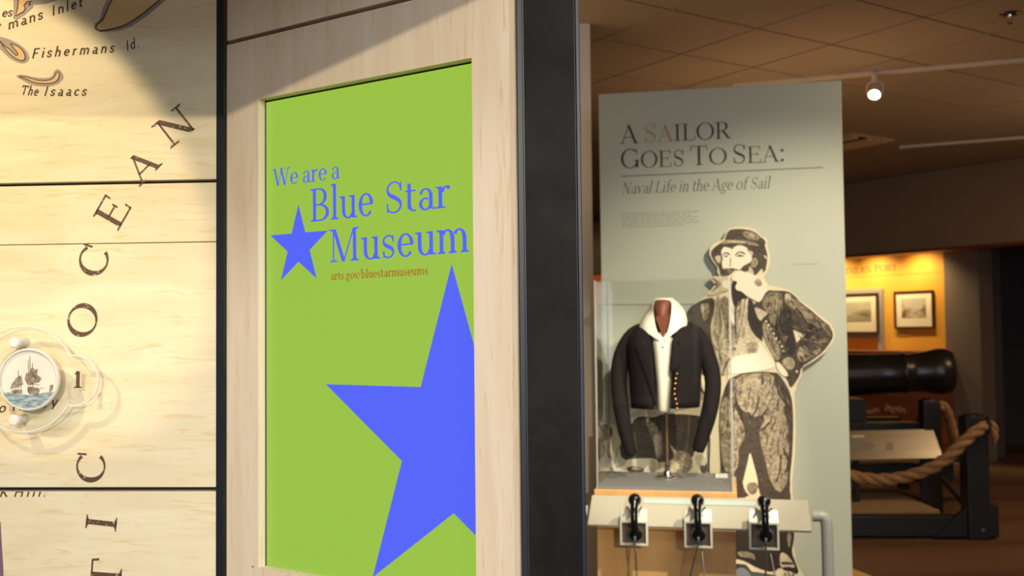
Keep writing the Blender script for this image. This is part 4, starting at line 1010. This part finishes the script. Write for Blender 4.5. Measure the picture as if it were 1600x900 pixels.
HB = mat('glossy black plastic', (.006, .006, .007), .12, spec=.6); CORD = mat('steel cord', (.32, .29, .27), .4, .7)
WBOX = mat('white cradle paint', (.70, .66, .55), .35); WIN = mat('dark recess', (.055, .045, .035), .6)
def cradle_and_handset(cx, top, bot, xl2, xr2, lab1, lab2, cords):
    # cradle: open white box with sloping cheeks in front of the rail
    u0, z0 = PH.sz(xl2, bot); u1, _ = PH.sz(xr2, bot); _, zm = PH.sz(cx, top + 21); _, z1 = PH.sz(cx, top)
    cr = empty('handset_cradle', PH.pt((u0 + u1) / 2, z0), lab1, 'cradle', 'cradles on the listening rail')
    f = .007
    mb = MB(); mb.pbox(PH, u0, u1, z0, z0 + f, -.03, 0, WBOX).pbox(PH, u0, u0 + f, z0 + f, zm, -.03, 0, WBOX).pbox(PH, u1 - f, u1, z0 + f, zm, -.03, 0, WBOX); 
    mb.pbox(PH, u0, u1, zm, zm + f, -.03, 0, WBOX); mb.build('frame', cr)
    MB().pbox(PH, u0 + f, u1 - f, z0 + f, zm, -.03, -.012, WIN).build('recess_plate', cr)
    mb = MB(); k = .1
    t_ = [PH.pt(u0 + .001, zm + f, 0), PH.pt(u1 - .001, zm + f, 0), PH.pt(u1 - .004, z1, -.022), PH.pt(u0 + .004, z1, -.022)]
    mb.hexa([p - PH.n * .008 for p in (t_[0], t_[1])] + [p - PH.n * .008 for p in (t_[2], t_[3])] + t_, mat('bright cradle plate', (.78, .77, .70), .22, .2)); mb.build('upper_plate', cr)
    # steel fork
    uf, zf = PH.sz(cx, top - 4)
    mb = MB()
    for sx in (-1, 1): mb.tube([PH.pt(uf + sx * .012, zf - .02, -.006), PH.pt(uf + sx * .026, zf + .0, .012), PH.pt(uf + sx * .028, zf + .006, .035)], .004, STEEL, 8)
    mb.build('fork', cr, smooth=True)
    # handset: seen end on, from ear cup (top) down the grip to the mouth cup
    hs = empty('handset', PH.pt(uf, z0, .05), lab2, 'handset', 'handsets on the listening rail')
    A0 = PH.pt(*PH.sz(cx + .5, top - 16), .028); B0 = PH.pt(*PH.sz(cx + 2.5, top + 36), .045)
    mid = [A0 + PH.n * .012, A0.lerp(B0, .25) + PH.n * .028 , A0.lerp(B0, .5) + PH.n * .030, A0.lerp(B0, .75) + PH.n * .026, B0 + PH.n * .006]
    mb = MB(); pts = [Vector(p) for p in chaikin([tuple(p) for p in mid], 2, False)]; nn = len(pts)
    mb.tube(pts, [.0135 + .004 * abs(2 * i / (nn - 1) - 1) ** 3 for i in range(nn)], HB, 16); mb.build('grip', hs, smooth=True)
    ax = (-PH.n + Vector((0, 0, .35))).normalized()
    mb = MB(); mb.lathe(A0 + PH.n * .025 + Vector((0, 0, .004)), (-PH.n + Vector((0, 0, -.12))).normalized(), [(0, .008), (.004, .017), (.016, .0225), (.034, .025), (.046, .024), (.048, .0)], HB, 24); mb.build('ear_cup', hs, smooth=True, auto=50)
    mb = MB(); mb.lathe(B0 + PH.n * .022, (-PH.n + Vector((0, 0, .15))).normalized(), [(0, .008), (.003, .018), (.012, .025), (.028, .028), (.038, .026), (.040, .0)], HB, 24); mb.build('mouth_cup', hs, smooth=True, auto=50)
    C0 = B0 + PH.n * .024 + Vector((0, 0, -.012))
    mb = MB(); mb.tube([C0 + Vector((0, 0, .012)), C0 - Vector((0, 0, .016))], [.005, .0035], mat('teal cord boot', (.05, .12, .15), .4), 10); mb.build('cord_boot', hs, smooth=True)
    for i, (x0, y0, x1, y1) in enumerate(cords):
        e = PH.pt(*PH.sz(x1, y1), .02); s_ = C0 - Vector((0, 0, .014)) if i == 0 else PH.pt(*PH.sz(x0, y0), -.02)
        dn = e - s_; pts = [s_, s_ + dn * .35 + PH.n * .004, s_ + dn * .7, e, e + dn * .8 + Vector((0, 0, -.05)), e + dn * 1.2 - PH.n * .01 + Vector((0, 0, -.12))]
        mb = MB(); mb.tube([Vector(p) for p in chaikin([tuple(p) for p in pts], 2, False)], .0032, CORD, 8); mb.build('cord', hs, smooth=True)
cradle_and_handset(992, 796, 851.5, 969, 1012.5, 'white framed cradle at the left end of the grey rail', 'black handset hanging at the left end of the grey rail', [(995, 842, 996, 900), (993, 853, 994.5, 875)])
cradle_and_handset(1089.5, 797, 855.5, 1069.5, 1113.5, 'white framed cradle at the middle of the grey rail', 'black handset hanging at the middle of the grey rail', [(1087, 845, 1078, 900), (1096, 856, 1101, 900)])
cradle_and_handset(1193, 798.5, 858.5, 1171, 1218, 'white framed cradle at the right end of the grey rail', 'black handset hanging at the right end of the grey rail', [(1199, 845, 1196, 900), (1203, 860, 1211, 900)])
# ================================================================ THE HALL BEYOND
# ---- ceiling tracks, spot head, sprinkler, vent
TRW = mat('white track paint', (.72, .60, .46), .5)
def track(p0, p1, lab):
    a, b = onz(*p0, HC - .012), onz(*p1, HC - .012); d = (b - a).normalized(); b = b + d * 1.2 if p1[0] >= 1600 else b
    sd = d.cross(Vector((0, 0, 1))) * .017; tr_ = MB(); z0, z1 = Vector((0, 0, -.012)), Vector((0, 0, .012))
    tr_.hexa([a - sd + z0, b - sd + z0, b + sd + z0, a + sd + z0, a - sd + z1, b - sd + z1, b + sd + z1, a + sd + z1], TRW)
    o = empty('lighting_track', (a + b) / 2, lab, 'track'); tr_.build('rail', o, bevel=.002)
    m = MB(); m.hexa([a - d * .02 - sd * 1.15 + z0 * 1.1, a - sd * 1.15 + z0 * 1.1, a + sd * 1.15 + z0 * 1.1, a - d * .02 + sd * 1.15 + z0 * 1.1, a - d * .02 - sd * 1.15 + z1, a - sd * 1.15 + z1, a + sd * 1.15 + z1, a - d * .02 + sd * 1.15 + z1], TRW); m.build('end_cap', o)
    return d
td = track((1150, 134), (1600, 94), 'white ceiling track carrying the lit spotlight, nearer of the two tracks')
track((1409, 230), (1600, 215), 'white ceiling track farther back, bare, near the far wall')
h = onz(1366.5, 118, HC - .03)
sl = empty('track_spotlight', h, 'lit white spotlight hanging from the nearer ceiling track', 'spotlight')
k = (h - EYE).length / FPX
vd = Vector((h.x, h.y, 0)).normalized(); side = Vector((vd.y, -vd.x, 0))
mb = MB(); mb.tube([h + Vector((0, 0, .008)), h - Vector((0, 0, .042))], .021, TRW, 16); mb.build('adapter', sl, smooth=True, auto=50)
mb = MB(); y0 = h - Vector((0, 0, .042)); r_ = .048
mb.tube([Vector(p) for p in chaikin([tuple(y0 - side * r_ - Vector((0, 0, .075))), tuple(y0 - side * r_ - Vector((0, 0, .02))), tuple(y0 - side * .03), tuple(y0 + side * .03), tuple(y0 + side * r_ - Vector((0, 0, .02))), tuple(y0 + side * r_ - Vector((0, 0, .075)))], 2, False)], .0065, TRW, 8); mb.build('yoke', sl, smooth=True)
cc = y0 - Vector((0, 0, .062)); ax = (Vector((-vd.x * .75, -vd.y * .75, -.72)) + side * -.12).normalized()
mb = MB(); mb.lathe(cc - ax * .055, ax, [(0, .012), (.004, .03), (.04, .036), (.075, .041), (.095, .041), (.0955, .037), (.08, .034)], TRW, 28); mb.build('lamp_can', sl, smooth=True, auto=45)
mb = MB(); mb.lathe(cc - ax * .055 + ax * .088, ax, [(0, .037), (.003, .037), (.0035, 0)], mat('lit lens', (1, .9, .7), .5, emit=(1, .87, .60), strength=14), 24); mb.build('lens', sl)
l = bpy.data.lights.new('spotlight_beam', 'SPOT'); l.energy = 12; l.color = (1, .8, .5); l.spot_size = D2R(45); l.spot_blend = .6; l.shadow_soft_size = .03
o = bpy.data.objects.new('spotlight_beam', l); COL.objects.link(o); o.location = cc + ax * .06; o.rotation_euler = ax.to_track_quat('-Z', 'Y').to_euler()
q = onz(1577.5, 21, HC)
spk = empty('ceiling_sprinkler', q, 'chrome sprinkler head with dark round plate on the ceiling, top right', 'sprinkler')
mb = MB(); mb.lathe(q, (0, 0, -1), [(0, .052), (.004, .05), (.009, .03), (.010, 0)], mat('dark chrome', (.10, .09, .09), .25, .9), 24); mb.build('escutcheon', spk, smooth=True, auto=50)
mb = MB(); mb.lathe(q - Vector((0, 0, .008)), (0, 0, -1), [(0, .014), (.012, .012), (.02, .009), (.022, .0)], CHROME, 14)
for sx in (-1, 1): mb.tube([q + Vector((sx * .010, 0, -.026)), q + Vector((sx * .013, 0, -.038)), q + Vector((0, 0, -.052))], .003, CHROME, 6)
mb.build('head_frame', spk, smooth=True, auto=50)
mb = MB(); mb.lathe(q - Vector((0, 0, .052)), (0, 0, -1), [(0, .016), (.002, .016), (.0025, 0)], mat('copper', (.5, .22, .1), .3, .9), 14); mb.build('deflector', spk)
v0 = onz(1325, 221, HC); vent = empty('ceiling_vent', v0, 'pale ceiling vent seen just right of the grey-green board top', 'vent')
vp = [onz(1302, 226, HC), onz(1382, 213.5, HC)]
mb = MB(); mb.hexa([p + Vector((0, 0, zz)) for zz in (-.012, 0) for p in (v0 - U * .30 - W_ * .28, v0 + U * .28 - W_ * .28, v0 + U * .28 + W_ * .28, v0 - U * .30 + W_ * .28)], mat('vent paint', (.62, .45, .27), .5)); mb.build('vent_frame', vent)
for i in range(5):
    c = v0 + U * (-.2 + i * .1); mb = MB()
    mb.hexa([p + Vector((0, 0, zz)) for zz, dz in ((-.03, 0), (-.0125, 0)) for p in (c - U * .035 - W_ * .24, c + U * .03 - W_ * .24, c + U * .03 + W_ * .24, c - U * .035 + W_ * .24)], BLACKBOARD if i == 1 else mat('vent paint', (1, 1, 1))); mb.build('louvre', vent)

# ---- gallery wall beyond the opening
YW = noisy('amber wood wall', (.78, .36, .045), (.90, .46, .075), (.5, .5, .5), 3, 3, .5, .3, .7, spec=.3)
yw = fw.off(-.62)
ue = yw.sz(1480, 470)[0]
struct('wall_gallery', MB().pbox(yw, -5.2, ue, 0, zb + .35, -.12, 0, YW))
gz_ = yw.sz(1440, 427)[1]
mb = MB(); line_px(mb, yw, [(1310, 434.5), (1480, 425)], 1.0, mat('amber seam', (.45, .20, .03), .6)); mb.build('seam', bpy.data.objects['wall_gallery'])
mb = MB(); put_text(mb, yw, 'A SOUTHERN PORT', (1283, 431.8), (1402, 422.5), 11, mat('brown wall lettering', (.20, .09, .02), .6), d=.002, S=.11, h=.045, small=.86); mb.build('wall_lettering', bpy.data.objects['wall_gallery'])
struct('trim_1', MB().pbox(yw, ue + .001, ue + .42, 0, HC, -.2, .05, WALLG))
# grey mount panel and its picture
def picture(x0, x1, yt, yb, lab, img, grp=None, off=.03, mat_w=7, plane=yw):
    u0, z1 = plane.sz(x0, yt); u1, z0 = plane.sz(x1, yb)
    o = empty('framed_picture', plane.pt((u0 + u1) / 2, z0), lab, 'picture')
    f = .022; FRM = mat('dark brown frame', (.07, .025, .008), .4)
    for a in ((u0, u1, z0, z0 + f), (u0, u1, z1 - f, z1), (u0, u0 + f, z0 + f, z1 - f), (u1 - f, u1, z0 + f, z1 - f)):
        MB().pbox(plane, *a, off - .03, off, FRM).build('frame_side', o)
    MB().pbox(plane, u0 + f, u1 - f, z0 + f, z1 - f, off - .025, off - .01, mat('cream mount', (.86, .76, .52), .6)).build('mount_card', o)
    return o, u0, u1, z0, z1
mt = empty('mount_panel', yw.hit(1360, 520), 'grey backing panel on the amber wall behind the left landscape picture', 'panel')
a0, t0 = yw.sz(1300, 453); a1, b0 = yw.sz(1382.5, 528); t1 = yw.sz(1382, 450.5)[1]
MB().pbox(yw, yw.sz(1270, 500)[0], a1, b0, t1, .0, .03, mat('grey mount paint', (.36, .32, .25), .7)).build('panel_face', mt)
gp = MB().pbox(yw, yw.sz(1374, 540)[0], a1, yw.sz(1380, 548.5)[1], b0, .0, .03, mat('grey mount paint', (1, 1, 1))).build('panel_leg', mt)
IMG1 = noisy('landscape print', (.16, .14, .06), (.55, .48, .30), (1, 1, 3), 5, 5, .5, .3, .7)
IMG2 = noisy('harbour print', (.20, .10, .06), (.66, .58, .42), (1, 1, 1.5), 9, 5, .5, .36, .66)
o, u0, u1, z0, z1 = picture(1284, 1374.5, 461, 521, 'dark-framed wide landscape print, half hidden by the board edge', 0, plane=yw.off(.031))
pl_ = yw.off(.031); A_, T_ = pl_.sz(1300, 473); B_, Bo = pl_.sz(1363, 502)
MB().pbox(pl_, A_, B_, Bo, T_, .0201, .0215, noisy('print sky', (.50, .45, .30), (.60, .54, .38), (1, 1, 1), 4, 2, .6)).build('print_sheet', o)
mb = MB(); hh = T_ - Bo; ww = B_ - A_
mb.flat([pl_.pt(A_ + ww * x, Bo + hh * y, .0222) for x, y in ((0, 0), (1, 0), (1, .6), (.85, .62), (.7, .52), (.5, .42), (.35, .45), (.2, .5), (0, .45))], IMG1); mb.build('print_land', o)
o, u0, u1, z0, z1 = picture(1398.5, 1461.5, 455.5, 513, 'small dark-framed harbour print at the right on the amber wall', 0)
A_, T_ = yw.sz(1410, 467); B_, Bo = yw.sz(1449, 496); hh = T_ - Bo; ww = B_ - A_
MB().pbox(yw, A_, B_, Bo, T_, .0201, .0215, noisy('print haze', (.62, .56, .42), (.50, .46, .36), (1, 1, 1), 4, 2, .6)).build('print_sheet', o)
mb = MB(); mb.flat([yw.pt(A_ + ww * x, Bo + hh * y, .0222) for x, y in ((0, 0), (1, 0), (1, .62), (.92, .68), (.85, .45), (.5, .42), (.42, .52), (.2, .5), (.12, .7), (.08, .88), (0, .9))], IMG2); mb.build('print_land', o)
cpn = MB().pbox(yw, yw.sz(1401, 522)[0], yw.sz(1421, 522)[0], yw.sz(1410, 525)[1], yw.sz(1410, 519)[1], .0, .006, mat('amber caption card', (.62, .33, .08), .5)).build('caption_plate'); tag(cpn, 'small amber caption plate below the harbour print', 'caption')
for uu_ in (-2.1, -1.5, -.9, -.3):
    spot('gallery_spot', yw.pt(ue + uu_, zb + .12, .335), yw.pt(ue + uu_, 1.25, .05), 52, 62, 1, (1, .76, .42), .05)
# cherry wood plinth along the amber wall
ck = noisy('cherry wood', (.20, .055, .022), (.30, .09, .035), (.6, .6, 4), 3, 4, .4)
cp_ = yw.off(.24); cu1 = cp_.sz(1474, 600)[0]; cz_ = cp_.sz(1400, 548)[1]
b = MB().pbox(cp_, -4.2, cu1, 0, cz_, -.23, 0, ck).build('wooden_plinth', bevel=.01); tag(b, 'long reddish cherry wood plinth behind the cannon, under the amber wall', 'plinth')
# dark walls right of the amber wall
qd = onz(1500, 716, 0); qe = onz(1571, 715, 0)
struct('wall_recess', MB().hexa([Vector((qd.x - .1, qd.y + .0, 0)), Vector((qe.x, qe.y, 0)), Vector((qe.x, qe.y + .2, 0)), Vector((qd.x - .1, qd.y + .2, 0)), Vector((qd.x - .1, qd.y, HC)), Vector((qe.x, qe.y, HC)), Vector((qe.x, qe.y + .2, HC)), Vector((qd.x - .1, qd.y + .2, HC))], noisy('brown black wall', (.075, .06, .055), (.09, .07, .062), (1, 1, 1), 2, 2, .8)))
struct('wall_recess_end', MB().box((qe.x, qe.y + 1.2, 0), (8.2, qe.y + 1.35, HC), WALLD))

# ---- glimpse left of the board
op = Plane((.75, 8.9), -10)
lp = empty('far_display_panel', op.pt(0, 0), 'far orange and brown display panel glimpsed left of the grey-green board', 'panel')
def gl(y0, y1, m, d=0.0): 
    MB().pbox(op, -.55, .45, op.sz(930, y1)[1], op.sz(930, y0)[1], -.04, d, m).build('panel_band', lp)
gl(346, 429, mat('deep brown band', (.10, .055, .03), .6)); gl(430, 479, mat('orange band', (.85, .16, .03), .5)); gl(480, 497, mat('tan band', (.45, .25, .1), .6)); gl(498, 560, mat('ochre band', (.50, .33, .16), .6))
gl(561, 638, mat('umber band', (.13, .07, .03), .6)); gl(639, 722, mat('rust band', (.42, .12, .03), .6)); gl(723, 748, mat('straw band', (.5, .42, .22), .6)); gl(749, 774, mat('umber band', (1, 1, 1)))
pz = op.sz(930, 775)[1]; MB().pbox(op, -.55, .45, 0, pz - .002, -.04, 0, mat('rust band', (1, 1, 1))).build('panel_band', lp)
spot('panel_spot', (.6, 7.6, 3.0), (.72, 8.9, 1.5), 30, 24, .6, (1, .8, .5), .04)

# ---- barrier: posts, beam, rope
PB = mat('black painted timber', (.014, .014, .015), .45)
f1 = onz(1526, 841, 0); Dp = f1.y
BR = Plane((f1.x, Dp), -3)
def U_(x): return BR.sz(x, 700)[0]
def Z_(y): return BR.sz(1450, y)[1]
fence = empty('rope_barrier', BR.pt(U_(1420), 0), 'black timber barrier frame with rope posts in front of the cannon', 'barrier')
def bx_(name, x0, x1, y0, y1, d0, d1, bev=.01, lab=None):
    return MB().pbox(BR, U_(x0), U_(x1), Z_(y1), Z_(y0), d0, d1, PB).build(name, fence, bevel=bev, label=lab)
pst = bx_('post', 1504, 1538.5, 651, 841, -.075, .075, .008)
MB().lathe(BR.pt(U_(1521), Z_(651)), (0, 0, 1), [(0, .075), (.012, .072), (.02, .05), (.022, 0)], PB, 24).build('post_cap', fence, smooth=True, auto=40)
bx_('side_block', 1539, 1553.5, 787, 838, -.06, .05)
bx_('bottom_beam', 1240, 1503, 805, 838, -.06, .03)
g_ = MB(); g_.prism([BR.pt(U_(x), Z_(y), .031) for x, y in ((1453, 836), (1503, 788), (1503, 836))], BR.n * .03, PB); g_.build('gusset', fence)
MB().lathe(BR.pt(U_(1540 - 14), Z_(825), .0751), BR.n, [(0, .012), (.006, .012), (.007, 0)], STEEL, 12).build('bolt', fence)
B2 = Plane(onz(1452, 800, 0)[:2], -3)
p2u = lambda x: B2.sz(x, 700)[0]; p2z = lambda y: B2.sz(1452, y)[1]
MB().pbox(B2, p2u(1440), p2u(1467.5), 0, p2z(625), -.065, .065, PB).build('post', fence, bevel=.01)
MB().lathe(B2.pt((p2u(1440) + p2u(1467.5)) / 2, p2z(625)), (0, 0, 1), [(0, .06), (.012, .055), (.018, 0)], PB, 20).build('post_cap', fence)
bs = MB(); s0 = onY(1472, 748, Dp + .35); s1 = onY(1516, 798, Dp + .05); bs.tube([s0, s1], .022, PB, 6); bs.build('brace', fence)

ROPEM = noisy('manila rope', (.30, .15, .055), (.46, .26, .10), (1, 1, 1), 90, 3, .85)
def rope(pts, R, pitch, name, lab, cat='rope', group=None, strands=3, ends=None):
    pts = [Vector(p) for p in chaikin([tuple(p) for p in pts], 4, False)]
    # resample evenly
    seg = [(pts[i + 1] - pts[i]).length for i in range(len(pts) - 1)]; L = sum(seg); n = int(L / .012); res = []
    i = 0; acc = 0
    for k in range(n + 1):
        t = L * k / n
        while i < len(seg) - 1 and acc + seg[i] < t: acc += seg[i]; i += 1
        res.append(pts[i].lerp(pts[i + 1], min(1, (t - acc) / max(seg[i], 1e-9))))
    mb = MB(); frames = []; ref = Vector((0, 0, 1))
    for k, p in enumerate(res):
        tt = (res[min(k + 1, n)] - res[max(k - 1, 0)]).normalized(); ref = (ref - tt * ref.dot(tt)).normalized() if (ref - tt * ref.dot(tt)).length > .05 else tt.orthogonal().normalized(); frames.append((p, ref.copy(), tt.cross(ref)))
    root = empty(name, res[len(res) // 2], lab, cat, group)
    for s_ in range(strands):
        hp_ = []
        for k, (p, a, b) in enumerate(frames):
            an = 2 * math.pi * (s_ / strands + k * (L / n) / pitch); hp_.append(p + (a * math.cos(an) + b * math.sin(an)) * R * .48)
        mb = MB(); mb.tube(hp_, R * .56, ROPEM, 9); mb.build('strand', root, smooth=True)
    return root
k1 = FPX
def rp(x, y, dy): return onY(x, y, dy)
rope([rp(1551, 672, Dp - .06), rp(1545, 664, Dp - .12), rp(1526, 672, Dp - .14), rp(1500, 696, Dp - .15), rp(1470, 725, Dp - .14), rp(1430, 742, Dp - .1), rp(1385, 751, Dp - .05), rp(1335, 746, Dp), rp(1290, 730, Dp)], .043, .30, 'barrier_rope', 'thick tan rope sagging from the front black post, nearest rope')
ends = MB(); ends.tube([rp(1549, 670, Dp - .09), rp(1556, 682, Dp - .09), rp(1553, 700, Dp - .08)], [.03, .02, .008], ROPEM, 10)
e_ = ends.build('rope_tail', bpy.data.objects['barrier_rope'], smooth=True)
ty = MB(); ty.tube([rp(1543, 652, Dp - .125), rp(1548, 664, Dp - .165), rp(1543, 676, Dp - .15)], .014, PB, 8); ty.build('tie', bpy.data.objects['barrier_rope'], smooth=True)
rope([rp(1468, 634, B2.P.y - .05), rp(1476, 634, B2.P.y - .05), rp(1484, 655, B2.P.y), rp(1492, 690, B2.P.y + .05), rp(1505, 722, B2.P.y + .15), rp(1530, 730, B2.P.y + .4)], .040, .26, 'barrier_rope', 'tan rope hanging down from the shorter rear black post')
rope([rp(1426, 668, 9.0), rp(1434, 662, 8.9), rp(1441, 652, 8.6)], .035, .2, 'barrier_rope', 'short tan rope end just left of the rear post')
rope([rp(1382, 636, 9.6), rp(1392, 643, 9.6), rp(1402, 640, 9.6), rp(1413, 645, 9.6)], .038, .2, 'barrier_rope', 'short sunlit rope piece beneath the cannon barrel')
rope([rp(1322, 626, 9.6), rp(1334, 636, 9.6), rp(1345, 644, 9.6), rp(1358, 645, 9.6), rp(1372, 640, 9.6)], .022, .12, 'barrier_rope', 'thin dim rope beneath the cannon near the board edge')

# ---- cannon
Yc = 8.75
MU = onY(1486, 579.5, Yc - .1); BA = onY(1331, 586, Yc + .05); ax = (BA - MU).normalized(); s = (MU - EYE).length / FPX
CANM = noisy('black iron', (.010, .009, .008), (.018, .016, .014), (1, 1, 1), 30, 4, .3, spec=.5)
can = empty('cannon', BA.lerp(MU, .5) * 1, 'black iron cannon barrel with flared muzzle, behind the rope', 'cannon')
prof = [(-1, 14), (-1.5, 27), (0, 28.5), (5, 31.5), (12, 33), (19, 33), (27, 31.3), (36, 29.2), (48, 28), (60, 27.6), (62, 29.4), (67, 29.4), (69, 27.9), (100, 29.2), (160, 31.6), (230, 35), (300, 38), (304, 41), (315, 41), (318, 39), (380, 42)]
mb = MB(); mb.lathe(MU, ax, [(d * s, r * s) for d, r in prof], CANM, 40); mb.build('barrel', can, smooth=True, auto=50)
mb = MB(); mb.lathe(MU - ax * .002, -ax, [(0, 15 * s), (.004, 15 * s), (.0045, 12 * s), (-.01, 0)], mat('bore black', (.002, .002, .002), .8), 24); mb.build('bore', can)
mb = MB(); mb.lathe(BA + ax * .2 + Vector((0, 0, -.03)), BR.n, [(-.32, .06), (.32, .06)], CANM, 20); mb.build('trunnion', can, smooth=True, auto=50)
crg = empty('gun_carriage', onY(1370, 690, Yc) * 1, 'black timber gun carriage beneath the cannon barrel', 'carriage')
CG = Plane((MU.x, Yc), -3)
cu = lambda x: CG.sz(x, 660)[0]; czz = lambda y: CG.sz(1400, y)[1]
for d0, d1 in ((-.30, -.18), (.18, .30)):
    MB().pbox(CG, cu(1200), cu(1419), czz(674), czz(655), d0, d1, PB).build('cheek', crg, bevel=.01)
MB().pbox(CG, cu(1200), cu(1468), czz(745), czz(716), -.3, .3, PB).build('bed', crg, bevel=.01)
for x in (1409, 1300): MB().pbox(CG, cu(x - 7), cu(x + 7), .105, czz(716), -.05, .05, PB).build('leg', crg, bevel=.005)
MB().pbox(CG, cu(1300), cu(1345), czz(655), BA.z - 34 * s, -.17, .17, PB).build('rest_block', crg)
MB().pbox(CG, cu(1240), cu(1250), czz(716), czz(674), -.29, .29, PB).build('cross_block', crg)
# low pale platform under the carriage
P0 = onz(1444, 797, .1); pfm = MB(); pfm.box((1.9, P0.y, 0), (P0.x + .12, P0.y + 1.6, .1), noisy('pale platform wood', (.40, .28, .15), (.50, .36, .2), (.5, 6, 1), 3, 3, .6))
tag(pfm.build('low_platform', bevel=.006), 'low pale wooden platform on the carpet beneath the gun carriage', 'platform')
# metal reading panel
RPn = Plane(onY(1400, 700, 8.12)[:2], -2)
ru = lambda x: RPn.sz(x, 690)[0]; rz = lambda y: RPn.sz(1400, y)[1]
rd_ = empty('reading_panel', RPn.pt(ru(1400), rz(715)), 'brushed metal reading panel in front of the cannon carriage', 'panel')
ST2 = noisy('brushed aluminium', (.42, .41, .33), (.50, .48, .40), (.3, .3, 30), 6, 2, .33, metal=.92)
mb = MB(); y_ = .05
pp = [RPn.pt(ru(1290), rz(717), .06), RPn.pt(ru(1469), rz(714.5), .06), RPn.pt(ru(1466), rz(672.5), -.10), RPn.pt(ru(1290), rz(675), -.10)]
nn_ = (pp[1] - pp[0]).cross(pp[3] - pp[0]).normalized(); nn_ = nn_ if nn_.z > 0 else -nn_
mb.hexa([p - nn_ * .012 for p in pp] + pp, ST2); mb.build('metal_face', rd_, bevel=.002)
def onp(x, y, d=.001):
    r0 = ray(x, y); return EYE + r0 * ((pp[0] - EYE).dot(nn_) / r0.dot(nn_)) + nn_ * d
mb = MB(); mb.flat([onp(*q) for q in ((1331, 680), (1350, 679.5), (1350, 683.5), (1331, 684))], mat('pale print', (.75, .68, .5), .5)); mb.build('printed_line', rd_)
mb = MB(); mb.flat([onp(*q) for q in ((1385, 690), (1395, 691), (1396, 703), (1384, 703))], mat('tan print', (.40, .28, .15), .5)); mb.build('printed_figure', rd_)
mb = MB(); mb.flat([onp(*q) for q in ((1331, 690), (1360, 690), (1368, 697), (1360, 703), (1331, 703))], mat('grey print', (.30, .28, .22), .5)); mb.build('printed_shape', rd_)
for x in (1340, 1445):
    MB().pbox(RPn, ru(x) - .02, ru(x) + .02, .1 if True else 0, rz(712), -.07, -.04, PB).build('panel_leg', rd_)
# pale wood plinth whose corner shows at the foot of the board
c0 = onz(1334, 884, .05)
pw = MB(); pw.prism([Vector((c0.x - .6, c0.y - .3, 0)), Vector((c0.x - .05, c0.y + .0, 0)), Vector((c0.x + .12, c0.y - .62, 0)), Vector((c0.x - .6, c0.y - .9, 0))], (0, 0, .05), MAPLE_OR)
tag(pw.build('floor_plinth'), 'small orange maple plinth corner at the foot of the grey-green board', 'plinth')
